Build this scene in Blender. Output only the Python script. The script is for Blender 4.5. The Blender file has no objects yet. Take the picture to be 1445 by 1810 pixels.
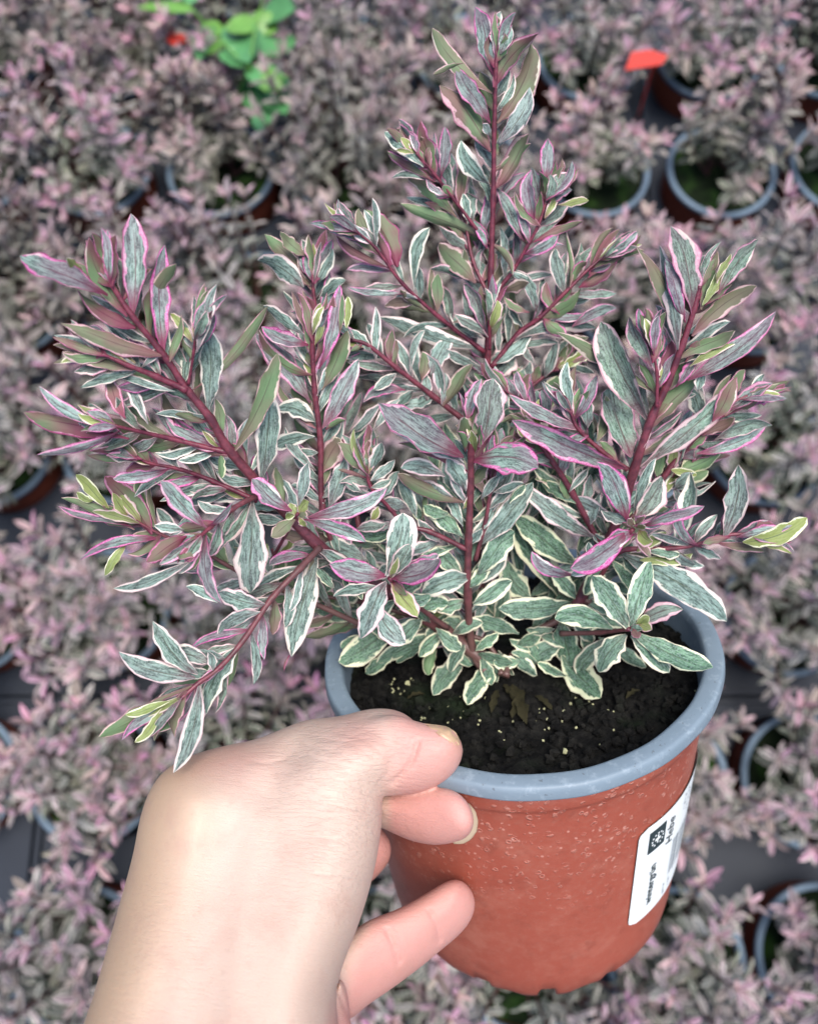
import bpy, bmesh, math, random
import numpy as np
from mathutils import Vector, Matrix, noise as mnoise

sc = bpy.context.scene
COL = sc.collection
R = math.radians
FPX = 1506.0                      # focal length in pixels of the 1445 x 1810 photograph
CAM = np.array([0.0, 0.0, 0.995])
PITCH = R(15)                     # camera looks 75 degrees below the horizon

# ------------------------------------------------------------------ camera, sky, sun, exposure
cd = bpy.data.cameras.new('camera')
cam = bpy.data.objects.new('camera', cd); COL.objects.link(cam)
cam.location = CAM; cam.rotation_euler = (PITCH, 0, 0)
cd.sensor_fit = 'VERTICAL'; cd.sensor_height = 24.0; cd.sensor_width = 24.0
cd.lens = 24.0*FPX/1810.0
cd.clip_start = 0.01; cd.clip_end = 50
cd.dof.use_dof = True; cd.dof.focus_distance = 0.236; cd.dof.aperture_fstop = 7.2
sc.camera = cam

SUN_EL, SUN_AZ = R(82), R(75)    # azimuth measured from +Y clockwise: high light, almost overhead
w = bpy.data.worlds.new('World'); sc.world = w; w.use_nodes = True
wn = w.node_tree.nodes; wl = w.node_tree.links
sky = wn.new('ShaderNodeTexSky'); sky.sky_type = 'NISHITA'; sky.sun_disc = False
sky.sun_elevation = SUN_EL; sky.sun_rotation = SUN_AZ; sky.air_density = 1.0; sky.dust_density = 3.0
wl.new(sky.outputs[0], wn['Background'].inputs[0]); wn['Background'].inputs[1].default_value = 0.13
ld = bpy.data.lights.new('sun', 'SUN'); ld.energy = 2.4; ld.angle = R(36); ld.color = (1.0, 0.95, 0.88)
sun = bpy.data.objects.new('sun', ld); COL.objects.link(sun)
sdir = Vector((math.sin(SUN_AZ)*math.cos(SUN_EL), math.cos(SUN_AZ)*math.cos(SUN_EL), math.sin(SUN_EL)))
sun.rotation_euler = sdir.to_track_quat('Z', 'Y').to_euler(); sun.location = (0, 0, 3)
sc.view_settings.view_transform = 'Standard'; sc.view_settings.look = 'None'
sc.view_settings.exposure = 0.80; sc.view_settings.gamma = 1.0; sc.view_settings.use_curve_mapping = False

# ------------------------------------------------------------------ helpers
ca, sa = math.cos(PITCH), math.sin(PITCH)
RM = np.array([[1, 0, 0], [0, ca, -sa], [0, sa, ca]])
def c2w(p):                       # lens axes -> world
    return np.asarray(p) @ RM.T + CAM
def P(u, v, d):                   # a photo pixel at a distance, in lens axes
    return np.array([(u-722.5)/FPX*d, (905-v)/FPX*d, -d])

def tag(o, label=None, cat=None, group=None, kind=None):
    if label: o['label'] = label
    if cat: o['category'] = cat
    if group: o['group'] = group
    if kind: o['kind'] = kind
    return o
def empty(name, loc, **k):
    o = bpy.data.objects.new(name, None); COL.objects.link(o); o.location = loc
    o.empty_display_size = 0.02
    return tag(o, **k)
def mesh_obj(name, verts, faces, mats, parent=None, smooth=True, attrs=None, mi=None, origin=None):
    v = np.asarray(verts, dtype=float)
    if origin is not None: v = v - np.asarray(origin)
    me = bpy.data.meshes.new(name); me.from_pydata(v.tolist(), [], faces)
    if attrs:
        for k, a in attrs.items():
            a = np.asarray(a, dtype=np.float32)
            if a.ndim == 1:
                at = me.attributes.new(k, 'FLOAT', 'POINT'); at.data.foreach_set('value', a)
            else:
                at = me.attributes.new(k, 'FLOAT_VECTOR', 'POINT'); at.data.foreach_set('vector', a.ravel())
    for m in (mats if isinstance(mats, (list, tuple)) else [mats]): me.materials.append(m)
    if mi is not None: me.polygons.foreach_set('material_index', mi)
    if smooth: me.polygons.foreach_set('use_smooth', [True]*len(me.polygons))
    me.update()
    o = bpy.data.objects.new(name, me); COL.objects.link(o)
    if parent: o.parent = parent
    return o
def copy_tree(o, parent=None):
    c = o.copy(); COL.objects.link(c); c.parent = parent
    for ch in o.children: copy_tree(ch, c)
    return c

# ------------------------------------------------------------------ node helpers
class NT:
    def __init__(s, name):
        s.m = bpy.data.materials.new(name); s.m.use_nodes = True
        s.t = s.m.node_tree; s.b = s.t.nodes['Principled BSDF']; s.out = s.t.nodes['Material Output']
    def n(s, typ, **k):
        x = s.t.nodes.new(typ)
        for a, v in k.items(): setattr(x, a, v)
        return x
    def put(s, sock, v):
        if hasattr(v, 'is_output') or isinstance(v, bpy.types.NodeSocket): s.t.links.new(v, sock)
        else: sock.default_value = v
    def math(s, op, a, b=0.0, c=0.0, clamp=False):
        x = s.n('ShaderNodeMath', operation=op, use_clamp=clamp)
        for i, v in enumerate((a, b, c)): s.put(x.inputs[i], v)
        return x.outputs[0]
    def mix(s, f, a, b):
        x = s.n('ShaderNodeMix', data_type='RGBA'); s.put(x.inputs[0], f)
        for i, v in ((6, a), (7, b)):
            s.put(x.inputs[i], v if isinstance(v, bpy.types.NodeSocket) else (*v, 1) if len(v) == 3 else v)
        return x.outputs[2]
    def step(s, x, lo, hi):       # smoothstep
        r = s.n('ShaderNodeMapRange', interpolation_type='SMOOTHSTEP'); s.put(r.inputs[0], x)
        s.put(r.inputs[1], lo); s.put(r.inputs[2], hi); return r.outputs[0]
    def attr(s, name):
        return s.n('ShaderNodeAttribute', attribute_name=name)
    def noise(s, vec, scale, detail=3, rough=0.5, dim='3D'):
        x = s.n('ShaderNodeTexNoise', noise_dimensions=dim); s.put(x.inputs['Vector'], vec)
        s.put(x.inputs['Scale'], scale); s.put(x.inputs['Detail'], detail); s.put(x.inputs['Roughness'], rough)
        return x.outputs[0]
    def vmul(s, vec, v):
        x = s.n('ShaderNodeVectorMath', operation='MULTIPLY'); s.put(x.inputs[0], vec); s.put(x.inputs[1], v); return x.outputs[0]
    def obj(s): return s.n('ShaderNodeTexCoord').outputs['Object']
    def bump(s, h, strength=0.3, dist=0.001):
        x = s.n('ShaderNodeBump'); s.put(x.inputs['Height'], h); x.inputs['Strength'].default_value = strength
        x.inputs['Distance'].default_value = dist; s.t.links.new(x.outputs[0], s.b.inputs['Normal']); return x
    def base(s, c, rough=0.5, spec=0.5):
        s.put(s.b.inputs['Base Color'], c if isinstance(c, bpy.types.NodeSocket) else (*c, 1))
        s.put(s.b.inputs['Roughness'], rough); s.put(s.b.inputs['Specular IOR Level'], spec)

def plain(name, col, rough=0.6, var=0.25, scale=60, spec=0.4, bump=0.15):
    t = NT(name); o = t.obj()
    n1 = t.noise(o, scale, 5, 0.6)
    t.base(t.mix(n1, tuple(c*(1-var) for c in col), tuple(min(1, c*(1+var)) for c in col)), rough, spec)
    if bump: t.bump(t.noise(o, scale*8, 3), bump, 0.0005)
    return t.m

# ---- leaf material: attribute st=(s across -1..1, t along 0..1, side 0 top / 1 underside); kn=(pink, young, green); lc=(mm across, mm along, seed)
def leaf_material(name, soft=False):
    t = NT(name)
    st = t.n('ShaderNodeSeparateXYZ'); t.put(st.inputs[0], t.attr('st').outputs['Vector'])
    kn = t.n('ShaderNodeSeparateXYZ'); t.put(kn.inputs[0], t.attr('kn').outputs['Vector'])
    lc = t.attr('lc').outputs['Vector']
    lz = t.n('ShaderNodeSeparateXYZ'); t.put(lz.inputs[0], lc)
    S, T, side = st.outputs; pink, young, green = kn.outputs
    sabs = t.math('ABSOLUTE', S)
    nz_m = t.noise(t.vmul(lc, (0.55, 0.16, 1)), 1.0, 3, 0.6)          # ragged margin
    nz_s = t.noise(t.vmul(lc, (1.7, 0.28, 1)), 1.0, 4, 0.65)          # streaks
    nz_f = t.noise(t.vmul(lc, (2.6, 1.5, 1)), 1.0, 3, 0.7)            # mottling
    nz_p = t.noise(t.vmul(lc, (0.10, 0.07, 1)), 1.0, 2, 0.5)          # broad drift
    # upper side
    g_dark = t.mix(green, (0.048, 0.084, 0.072), (0.028, 0.076, 0.040))
    g_lite = t.mix(green, (0.235, 0.345, 0.305), (0.130, 0.255, 0.145))
    c_in = t.mix(t.step(nz_s, 0.38, 0.62), g_dark, g_lite)
    c_in = t.mix(t.math('MULTIPLY', t.step(nz_f, 0.42, 0.66), 0.36), c_in, (0.40, 0.50, 0.48))
    purp = t.math('MULTIPLY', pink, t.step(nz_p, 0.30, 0.62))
    c_in = t.mix(t.math('MULTIPLY', purp, 0.46), c_in, (0.185, 0.060, 0.140))
    # young leaves
    c_y = t.mix(nz_s, (0.15, 0.21, 0.04), (0.36, 0.38, 0.13))
    c_in = t.mix(t.math('MULTIPLY', young, 0.85), c_in, c_y)
    # underside
    u_c = t.mix(nz_s, (0.085, 0.155, 0.075), (0.175, 0.270, 0.140))
    u_c = t.mix(t.math('MULTIPLY', pink, t.step(nz_p, 0.32, 0.66)), u_c, (0.215, 0.070, 0.100))
    c_in = t.mix(side, c_in, u_c)
    # midrib and base
    rib = t.math('SUBTRACT', 1.0, t.step(sabs, 0.02, 0.085))
    rib = t.math('MULTIPLY', rib, t.math('SUBTRACT', 1.0, t.step(T, 0.55, 0.95)))
    ribc = t.mix(pink, (0.06, 0.09, 0.055), (0.10, 0.018, 0.045))
    c_in = t.mix(t.math('MULTIPLY', rib, 0.75), c_in, ribc)
    # pale margin
    thr = t.math('MULTIPLY_ADD', t.step(T, 0.5, 1.0), -0.16, t.math('MULTIPLY_ADD', side, 0.08, 0.81))
    mval = t.math('MULTIPLY_ADD', t.math('SUBTRACT', nz_m, 0.5), 1.05, sabs)
    thr = t.math('ADD', thr, t.math('MULTIPLY_ADD', t.math('FRACT', t.math('MULTIPLY', lz.outputs[2], 0.617)), 0.26, -0.13))
    marg = t.step(mval, t.math('SUBTRACT', thr, 0.07), t.math('ADD', thr, 0.03))
    pinkm = t.math('MULTIPLY', pink, t.step(t.noise(t.vmul(lc, (0.3, 0.12, 1.7)), 1.0, 2), 0.22, 0.48), clamp=True)
    cream = t.mix(green, (0.78, 0.77, 0.68), (0.70, 0.74, 0.50))
    mc = t.mix(pinkm, cream, t.mix(t.step(nz_f, .35, .65), (0.62, 0.27, 0.46), (0.46, 0.060, 0.26)))
    mc = t.mix(t.math('MULTIPLY', side, 0.25), mc, (0.34, 0.26, 0.18))
    col = t.mix(marg, c_in, mc)
    # reddish leaf foot and thin dark magenta edge
    foot = t.math('SUBTRACT', 1.0, t.step(T, 0.05, 0.36))
    foot = t.math('MULTIPLY', foot, t.math('MULTIPLY_ADD', pink, 0.8, 0.1))
    col = t.mix(foot, col, (0.165, 0.020, 0.058))
    edge = t.math('MULTIPLY', t.step(sabs, 0.885, 0.955), t.math('MULTIPLY_ADD', pink, 0.62, 0.22))
    col = t.mix(edge, col, (0.26, 0.030, 0.125))
    hs = t.n('ShaderNodeHueSaturation'); t.put(hs.inputs['Color'], col)
    rnd = t.math('FRACT', t.math('MULTIPLY', lz.outputs[2], 0.173))
    t.put(hs.inputs['Value'], t.math('MULTIPLY_ADD', rnd, 0.40, 0.90))
    t.base(hs.outputs[0], t.math('MULTIPLY_ADD', nz_f, 0.25, 0.46), 0.28)
    if not soft: t.bump(t.math('ADD', nz_s, t.math('MULTIPLY', nz_f, 0.5)), 0.35, 0.0004)
    tr = t.n('ShaderNodeBsdfTranslucent'); t.put(tr.inputs[0], hs.outputs[0])
    mx = t.n('ShaderNodeMixShader'); mx.inputs[0].default_value = 0.16
    t.t.links.new(t.b.outputs[0], mx.inputs[1]); t.t.links.new(tr.outputs[0], mx.inputs[2])
    t.t.links.new(mx.outputs[0], t.out.inputs[0])
    return t.m
M_LEAF = leaf_material('variegated_leaf')

def stem_material():
    t = NT('red_stem'); o = t.obj()
    a = t.attr('age').outputs['Fac']
    n1 = t.noise(t.vmul(o, (1, 1, 1)), 330, 5, 0.7)
    young_c = t.mix(t.step(n1, .38, .62), (0.070, 0.008, 0.022), (0.175, 0.030, 0.052))
    old_c = t.mix(n1, (0.075, 0.040, 0.038), (0.17, 0.085, 0.075))
    t.base(t.mix(a, young_c, old_c), 0.42, 0.5); t.bump(n1, 0.3, 0.0004); return t.m
M_STEM = stem_material()

def pot_material():
    t = NT('terracotta_plastic'); o = t.obj()
    big = t.noise(o, 22, 3); fine = t.noise(o, 420, 4, 0.7)
    c = t.mix(big, (0.275, 0.062, 0.040), (0.370, 0.096, 0.062))
    c = t.mix(t.math('MULTIPLY', t.step(fine, 0.45, 0.75), 0.35), c, (0.36, 0.14, 0.10))
    # dried splash marks: small pale rings and flecks
    v = t.n('ShaderNodeTexVoronoi'); v.feature = 'F1'
    wob = t.n('ShaderNodeVectorMath', operation='ADD'); t.put(wob.inputs[0], o)
    nn = t.n('ShaderNodeTexNoise'); t.put(nn.inputs['Vector'], o); nn.inputs['Scale'].default_value = 320
    sc_ = t.vmul(nn.outputs['Color'], (0.0022, 0.0022, 0.0022)); t.put(wob.inputs[1], sc_)
    t.put(v.inputs['Vector'], wob.outputs[0]); v.inputs['Scale'].default_value = 400
    d = v.outputs['Distance']
    rnd = t.n('ShaderNodeSeparateXYZ'); t.put(rnd.inputs[0], v.outputs['Color'])
    ring = t.math('SUBTRACT', t.step(d, 0.10, 0.30), t.step(d, 0.32, 0.46))
    h = t.attr('hh').outputs['Fac']                                      # 0 at the rim .. 1 at the foot
    zone = t.math('SUBTRACT', 1.0, t.step(t.math('MULTIPLY_ADD', t.noise(o, 30, 3), 0.6, h), 0.55, 1.0))
    sel = t.math('GREATER_THAN', rnd.outputs[0], 0.30)
    ring = t.math('MULTIPLY', t.math('MULTIPLY', ring, sel), t.math('MULTIPLY', zone, t.step(t.noise(o, 380, 2), 0.42, 0.62)))
    v2 = t.n('ShaderNodeTexVoronoi'); t.put(v2.inputs['Vector'], wob.outputs[0]); v2.inputs['Scale'].default_value = 420
    r2 = t.n('ShaderNodeSeparateXYZ'); t.put(r2.inputs[0], v2.outputs['Color'])
    dot = t.math('MULTIPLY', t.math('SUBTRACT', 1.0, t.step(v2.outputs['Distance'], 0.12, 0.3)), t.math('GREATER_THAN', r2.outputs[1], 0.72))
    dot = t.math('MULTIPLY', dot, zone)
    c = t.mix(t.math('MULTIPLY', ring, 0.34), c, (0.66, 0.36, 0.29))
    c = t.mix(t.math('MULTIPLY', dot, 0.6), c, (0.62, 0.33, 0.27))
    # worn pale dusting near the foot
    dust = t.math('MULTIPLY', t.step(t.noise(t.vmul(o, (1, 1, 1)), 55, 5, 0.7), 0.45, 0.75), 0.22)
    c = t.mix(dust, c, (0.56, 0.27, 0.20))
    runs = t.noise(t.vmul(o, (1, 1, .22)), 150, 4, 0.65)
    c = t.mix(t.math('MULTIPLY', t.step(runs, 0.52, 0.72), 0.26), c, (0.13, 0.030, 0.020))
    line = t.math('MULTIPLY', t.step(h, 0.118, 0.124), t.math('SUBTRACT', 1.0, t.step(h, 0.128, 0.136)))
    c = t.mix(t.math('MULTIPLY', line, 0.35), c, (0.12, 0.025, 0.016))
    t.base(c, 0.36, 0.5)
    t.bump(t.math('ADD', t.math('MULTIPLY', ring, 1.0), t.math('MULTIPLY', fine, 0.35)), 0.5, 0.0004)
    t.b.inputs['Subsurface Weight'].default_value = 0.05; t.b.inputs['Subsurface Radius'].default_value = (0.004, 0.001, 0.0005)
    return t.m
M_POT = pot_material()

def rim_material():
    t = NT('blue_grey_rim'); o = t.obj()
    n1 = t.noise(o, 40, 4, 0.6); n2 = t.noise(o, 300, 4, 0.7); n3 = t.noise(o, 700, 2, 0.5)
    c = t.mix(n1, (0.125, 0.175, 0.220), (0.215, 0.275, 0.330))
    c = t.mix(t.math('MULTIPLY', t.step(n2, 0.52, 0.70), 0.35), c, (0.36, 0.43, 0.49))
    c = t.mix(t.math('MULTIPLY', t.step(n3, 0.66, 0.74), 0.5), c, (0.06, 0.06, 0.06))
    t.base(c, 0.5, 0.4); t.bump(n2, 0.25, 0.0004); return t.m
M_RIM = rim_material()
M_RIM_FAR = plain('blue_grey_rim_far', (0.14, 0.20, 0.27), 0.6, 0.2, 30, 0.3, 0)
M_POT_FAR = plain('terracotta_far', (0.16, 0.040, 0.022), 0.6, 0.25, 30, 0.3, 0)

def soil_material():
    t = NT('potting_soil'); o = t.obj()
    n1 = t.noise(o, 160, 5, 0.75); n2 = t.noise(o, 45, 3)
    c = t.mix(t.step(n1, 0.35, 0.7), (0.0015, 0.0015, 0.0017), (0.014, 0.0135, 0.012))
    c = t.mix(t.math('MULTIPLY', t.step(n2, 0.5, 0.7), 0.35), c, (0.012, 0.026, 0.008))
    t.base(c, 0.9, 0.15); t.bump(n1, 1.0, 0.0015); return t.m
M_SOIL = soil_material()
def moss_soil_material():
    t = NT('mossy_soil'); o = t.obj()
    n1 = t.noise(o, 120, 4, 0.7); n2 = t.noise(o, 30, 3)
    c = t.mix(n1, (0.004, 0.006, 0.004), (0.016, 0.028, 0.012))
    c = t.mix(t.step(n2, 0.5, 0.75), c, (0.030, 0.070, 0.015))
    t.base(c, 0.95, 0.1); t.bump(n1, 1.0, 0.002); return t.m
M_MOSS = moss_soil_material()
M_PERLITE = plain('perlite', (0.33, 0.33, 0.19), 0.8, 0.6, 400)
M_TRAY = plain('slate_tray_plastic', (0.011, 0.017, 0.030), 0.6, 0.3, 12, 0.4, 0.1)
M_GROUND = plain('dark_ground', (0.012, 0.013, 0.016), 0.9, 0.4, 8)
M_PAPER = plain('white_label_paper', (0.80, 0.84, 0.84), 0.45, 0.04, 60, 0.5, 0.05)
M_INK = plain('dark_print', (0.030, 0.045, 0.050), 0.5, 0.2, 200, 0.3, 0)
M_INK2 = plain('grey_print', (0.32, 0.35, 0.37), 0.5, 0.1, 200, 0.3, 0)
M_RED = plain('red_tag_plastic', (0.50, 0.040, 0.026), 0.4, 0.15, 30)
M_WEED = plain('fresh_green_leaf', (0.075, 0.235, 0.085), 0.4, 0.45, 60, 0.5, 0.1)
M_WEED2 = plain('lime_green_leaf', (0.120, 0.280, 0.050), 0.4, 0.35, 60, 0.5, 0.1)
M_BARK = plain('brown_stump', (0.026, 0.023, 0.010), 0.9, 0.5, 200, 0.2, 0.6)
M_NAIL = plain('finger_nail', (0.50, 0.335, 0.215), 0.28, 0.18, 120, 0.55, 0.05)
M_NAIL2 = plain('finger_nail_edge', (0.38, 0.29, 0.20), 0.3, 0.2, 120, 0.55, 0.05)

def skin_material():
    t = NT('skin'); o = t.obj()
    tn = t.n('ShaderNodeSeparateXYZ'); t.put(tn.inputs[0], t.attr('tone').outputs['Vector'])
    red, yel, wr = tn.outputs
    blot = t.noise(o, 70, 4, 0.6); fine = t.noise(o, 900, 3, 0.6); mid = t.noise(o, 28, 3)
    c = t.mix(mid, (0.520, 0.375, 0.300), (0.590, 0.455, 0.385))
    c = t.mix(t.math('MULTIPLY', yel, 0.8), c, (0.54, 0.355, 0.215))
    c = t.mix(t.math('MULTIPLY', red, t.math('MULTIPLY_ADD', blot, 0.5, 0.72), clamp=True), c, (0.57, 0.265, 0.235))
    c = t.mix(t.math('MULTIPLY', t.step(blot, 0.45, 0.72), 0.34), c, (0.46, 0.27, 0.22))
    c = t.mix(t.math('MULTIPLY', t.step(t.noise(o, 420, 3, 0.7), 0.55, 0.75), 0.24), c, (0.42, 0.265, 0.21))
    t.base(c, t.math('MULTIPLY_ADD', fine, 0.15, 0.47), 0.38)
    b = t.b
    b.inputs['Subsurface Weight'].default_value = 0.15
    b.inputs['Subsurface Radius'].default_value = (0.0045, 0.0016, 0.0009); b.inputs['Subsurface Scale'].default_value = 1.0
    # skin lines: stretched creases across the thumb side, cell pattern everywhere
    hc = t.attr('hc').outputs['Vector']
    wv = t.noise(t.vmul(hc, (0.22, 1.5, 1)), 1.0, 4, 0.6)
    v = t.n('ShaderNodeTexVoronoi'); t.put(v.inputs['Vector'], t.vmul(hc, (0.9, 1.6, 1))); v.inputs['Scale'].default_value = 1.1
    v.feature = 'DISTANCE_TO_EDGE'
    cell = t.step(v.outputs['Distance'], 0.0, 0.16)
    h = t.math('ADD', t.math('MULTIPLY', t.math('MULTIPLY', t.step(wv, 0.40, 0.52), wr), 1.0), t.math('MULTIPLY', cell, 0.16))
    h = t.math('ADD', h, t.math('MULTIPLY', fine, 0.10))
    t.bump(h, 0.46, 0.0004)
    return t.m
M_SKIN = skin_material()

# ------------------------------------------------------------------ leaf builder
ST = {  # pink, young, green, side up
 'g': (0.25, 0, 0.15, 0), 'p': (0.95, 0, 0.0, 0), 'b': (0.06, 0, 0.85, 0), 'y': (0.45, 1.0, 0.6, 0),
 'u': (0.55, 0.1, 0.6, 1), 'r': (1.0, 0.25, 0.2, 1), 'G': (0.0, 0.35, 1.0, 1), 'v': (0.6, 0.05, 0.4, 0), 'L': (0.0, 1.0, 1.0, 0)}
class Leaves:
    def __init__(s): s.v = []; s.f = []; s.st = []; s.kn = []; s.lc = []
    def add(s, spine, side, normal, W, kn, seed, NS=14, XS=(-1, -.86, -.45, 0, .45, .86, 1), fold=0.25, a=0.72, b=0.50,
            thick=0.0003, show=0, wavy=0.06, curl=0.0):
        """spine: function t->point; side, normal: vectors per t"""
        mx = (a/(a+b))**a*(b/(a+b))**b
        ph = seed*7.1
        L = np.linalg.norm(spine(1.0)-spine(0.0))
        sides = (0, 1) if thick else (show,)
        for sd in sides:
            base = len(s.v)
            for i in range(NS+1):
                t = i/NS
                te = min(max(t, 0.0), 0.9985)
                wd = W*max((te**a)*((1-te)**b)/mx, 0.10*(1-t) if t < .4 else 0.0)
                wd *= 1 + wavy*math.sin(ph+t*17)*0.6
                c, sv, nv = spine(t), side(t), normal(t)
                for x in XS:
                    ww = wd*(1+wavy*0.7*math.sin(ph*1.7+t*23+x*2)*abs(x))
                    lift = fold*wd*(abs(x)**1.3) - 0.10*wd*math.sin(min(abs(x), 1)*math.pi)
                    lift += wavy*wd*0.9*math.sin(ph*.6+t*15*(1 if x > 0 else 1.15)+(x > 0)*1.9)*abs(x)**2
                    lift -= curl*wd*abs(x)**3
                    off = (thick*0.5 if sd == 0 else -thick*0.5)*(1-abs(x)**4)
                    p = c + sv*(x*ww) + nv*(lift+off)
                    s.v.append(p); s.st.append((x, t, sd)); s.kn.append(kn)
                    s.lc.append((x*ww*1000, t*L*1000, seed*37.7))
            n = len(XS)
            for i in range(NS):
                for j in range(n-1):
                    q = [base+i*n+j, base+i*n+j+1, base+(i+1)*n+j+1, base+(i+1)*n+j]
                    if sd == 1: q = q[::-1]
                    s.f.append(q)
    def build(s, name, parent, origin, mat=None):
        return mesh_obj(name, s.v, s.f, mat or M_LEAF, parent, True, {'st': s.st, 'kn': s.kn, 'lc': s.lc}, origin=origin)

def unit(v):
    n = np.linalg.norm(v); return v/n if n > 1e-12 else v

def tube(pts, rads, N=10, nodes=()):
    pts = [np.asarray(p, float) for p in pts]
    # Catmull-Rom resample
    out = []; rr = []
    n = len(pts)
    for i in range(n-1):
        p0, p1, p2, p3 = pts[max(i-1, 0)], pts[i], pts[i+1], pts[min(i+2, n-1)]
        K = 6
        for k in range(K):
            t = k/K
            out.append(0.5*((2*p1)+(-p0+p2)*t+(2*p0-5*p1+4*p2-p3)*t*t+(-p0+3*p1-3*p2+p3)*t**3)); rr.append(rads[i]*(1-t)+rads[i+1]*t)
    out.append(pts[-1]); rr.append(rads[-1])
    V = []; Fc = []
    ref = np.array([0.3, 0.1, 1.0])
    for i, p in enumerate(out):
        tg = unit(out[min(i+1, len(out)-1)]-out[max(i-1, 0)])
        s1 = unit(np.cross(tg, ref)); s2 = np.cross(s1, tg)
        r = rr[i]*(1.0+(0.20 if i % 6 == 0 else 0.06 if i % 6 in (1, 5) else 0.0))*(1+.05*math.sin(i*2.3))
        for k in range(N):
            a = 2*math.pi*k/N
            V.append(p+r*(math.cos(a)*s1+math.sin(a)*s2))
    m = len(out)
    for i in range(m-1):
        for k in range(N):
            Fc.append([i*N+k, i*N+(k+1) % N, (i+1)*N+(k+1) % N, (i+1)*N+k])
    Fc.append([k for k in range(N)][::-1]); Fc.append([(m-1)*N+k for k in range(N)])
    return V, Fc
def join(parts):
    V = []; Fc = []
    for v, f in parts:
        b = len(V); V.extend(v); Fc.extend([[i+b for i in q] for q in f])
    return V, Fc
def lathe(prof, N=96, hole=None):
    V = []; Fc = []
    for r, z in prof:
        for k in range(N):
            a = 2*math.pi*k/N; V.append((r*math.cos(a), r*math.sin(a), z))
    for i in range(len(prof)-1):
        for k in range(N):
            Fc.append([i*N+k, i*N+(k+1) % N, (i+1)*N+(k+1) % N, (i+1)*N+k])
    return V, Fc

# ================================================================== SETTING
def plane_obj(name, x0, x1, y0, y1, z, mat):
    return mesh_obj(name, [(x0, y0, z), (x1, y0, z), (x1, y1, z), (x0, y1, z)], [[0, 1, 2, 3]], mat, smooth=False)
g = plane_obj('ground', -6, 6, -5, 7, -0.012, M_GROUND); tag(g, kind='structure')

# ---- trays: flat top with round holes, cup walls, raised border
PT_Z = 0.070
def make_tray(cx, cy, nx, ny, dx, dy):
    V = []; Fc = []; N = 32; r = 0.0605
    def sq(a, hx, hy):
        c, s_ = math.cos(a), math.sin(a); k = 1/max(abs(c)/hx, abs(s_)/hy); return c*k, s_*k
    for i in range(nx):
        for j in range(ny):
            ox, oy = (i-(nx-1)/2)*dx, (j-(ny-1)/2)*dy
            rings = []
            angs = sorted([2*math.pi*k/N for k in range(N)]+[math.atan2(sy*dy, sx*dx) % (2*math.pi) for sx in (1, -1) for sy in (1, -1)])
            m = len(angs)
            def ring(fn):
                b = len(V)
                for a in angs:
                    x, y, z = fn(a); V.append((ox+x, oy+y, z))
                rings.append(b)
            ring(lambda a: (*sq(a, dx/2, dy/2), PT_Z))
            ring(lambda a: ((r+.002)*math.cos(a), (r+.002)*math.sin(a), PT_Z))
            ring(lambda a: (r*math.cos(a), r*math.sin(a), PT_Z-.003))
            ring(lambda a: ((r-.006)*math.cos(a), (r-.006)*math.sin(a), 0.0))
            for q in range(3):
                for k in range(m):
                    Fc.append([rings[q]+k, rings[q+1]+k, rings[q+1]+(k+1) % m, rings[q]+(k+1) % m][::-1])
            Fc.append([rings[3]+k for k in range(m)])
    X, Y = nx*dx/2, ny*dy/2
    prof = [(0, PT_Z), (0.001, PT_Z+.006), (0.006, PT_Z+.006), (0.008, PT_Z-.01), (0.009, PT_Z-.012), (0.004, -0.008)]
    b = len(V)
    for e, z in prof:
        for sx, sy in ((1, 1), (-1, 1), (-1, -1), (1, -1)): V.append((sx*(X+e), sy*(Y+e), z))
    for q in range(len(prof)-1):
        for k in range(4): Fc.append([b+q*4+k, b+q*4+(k+1) % 4, b+(q+1)*4+(k+1) % 4, b+(q+1)*4+k][::-1])
    o = mesh_obj('plant_tray', V, Fc, M_TRAY, smooth=False)
    o.location = (cx, cy, 0)
    return o

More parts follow.
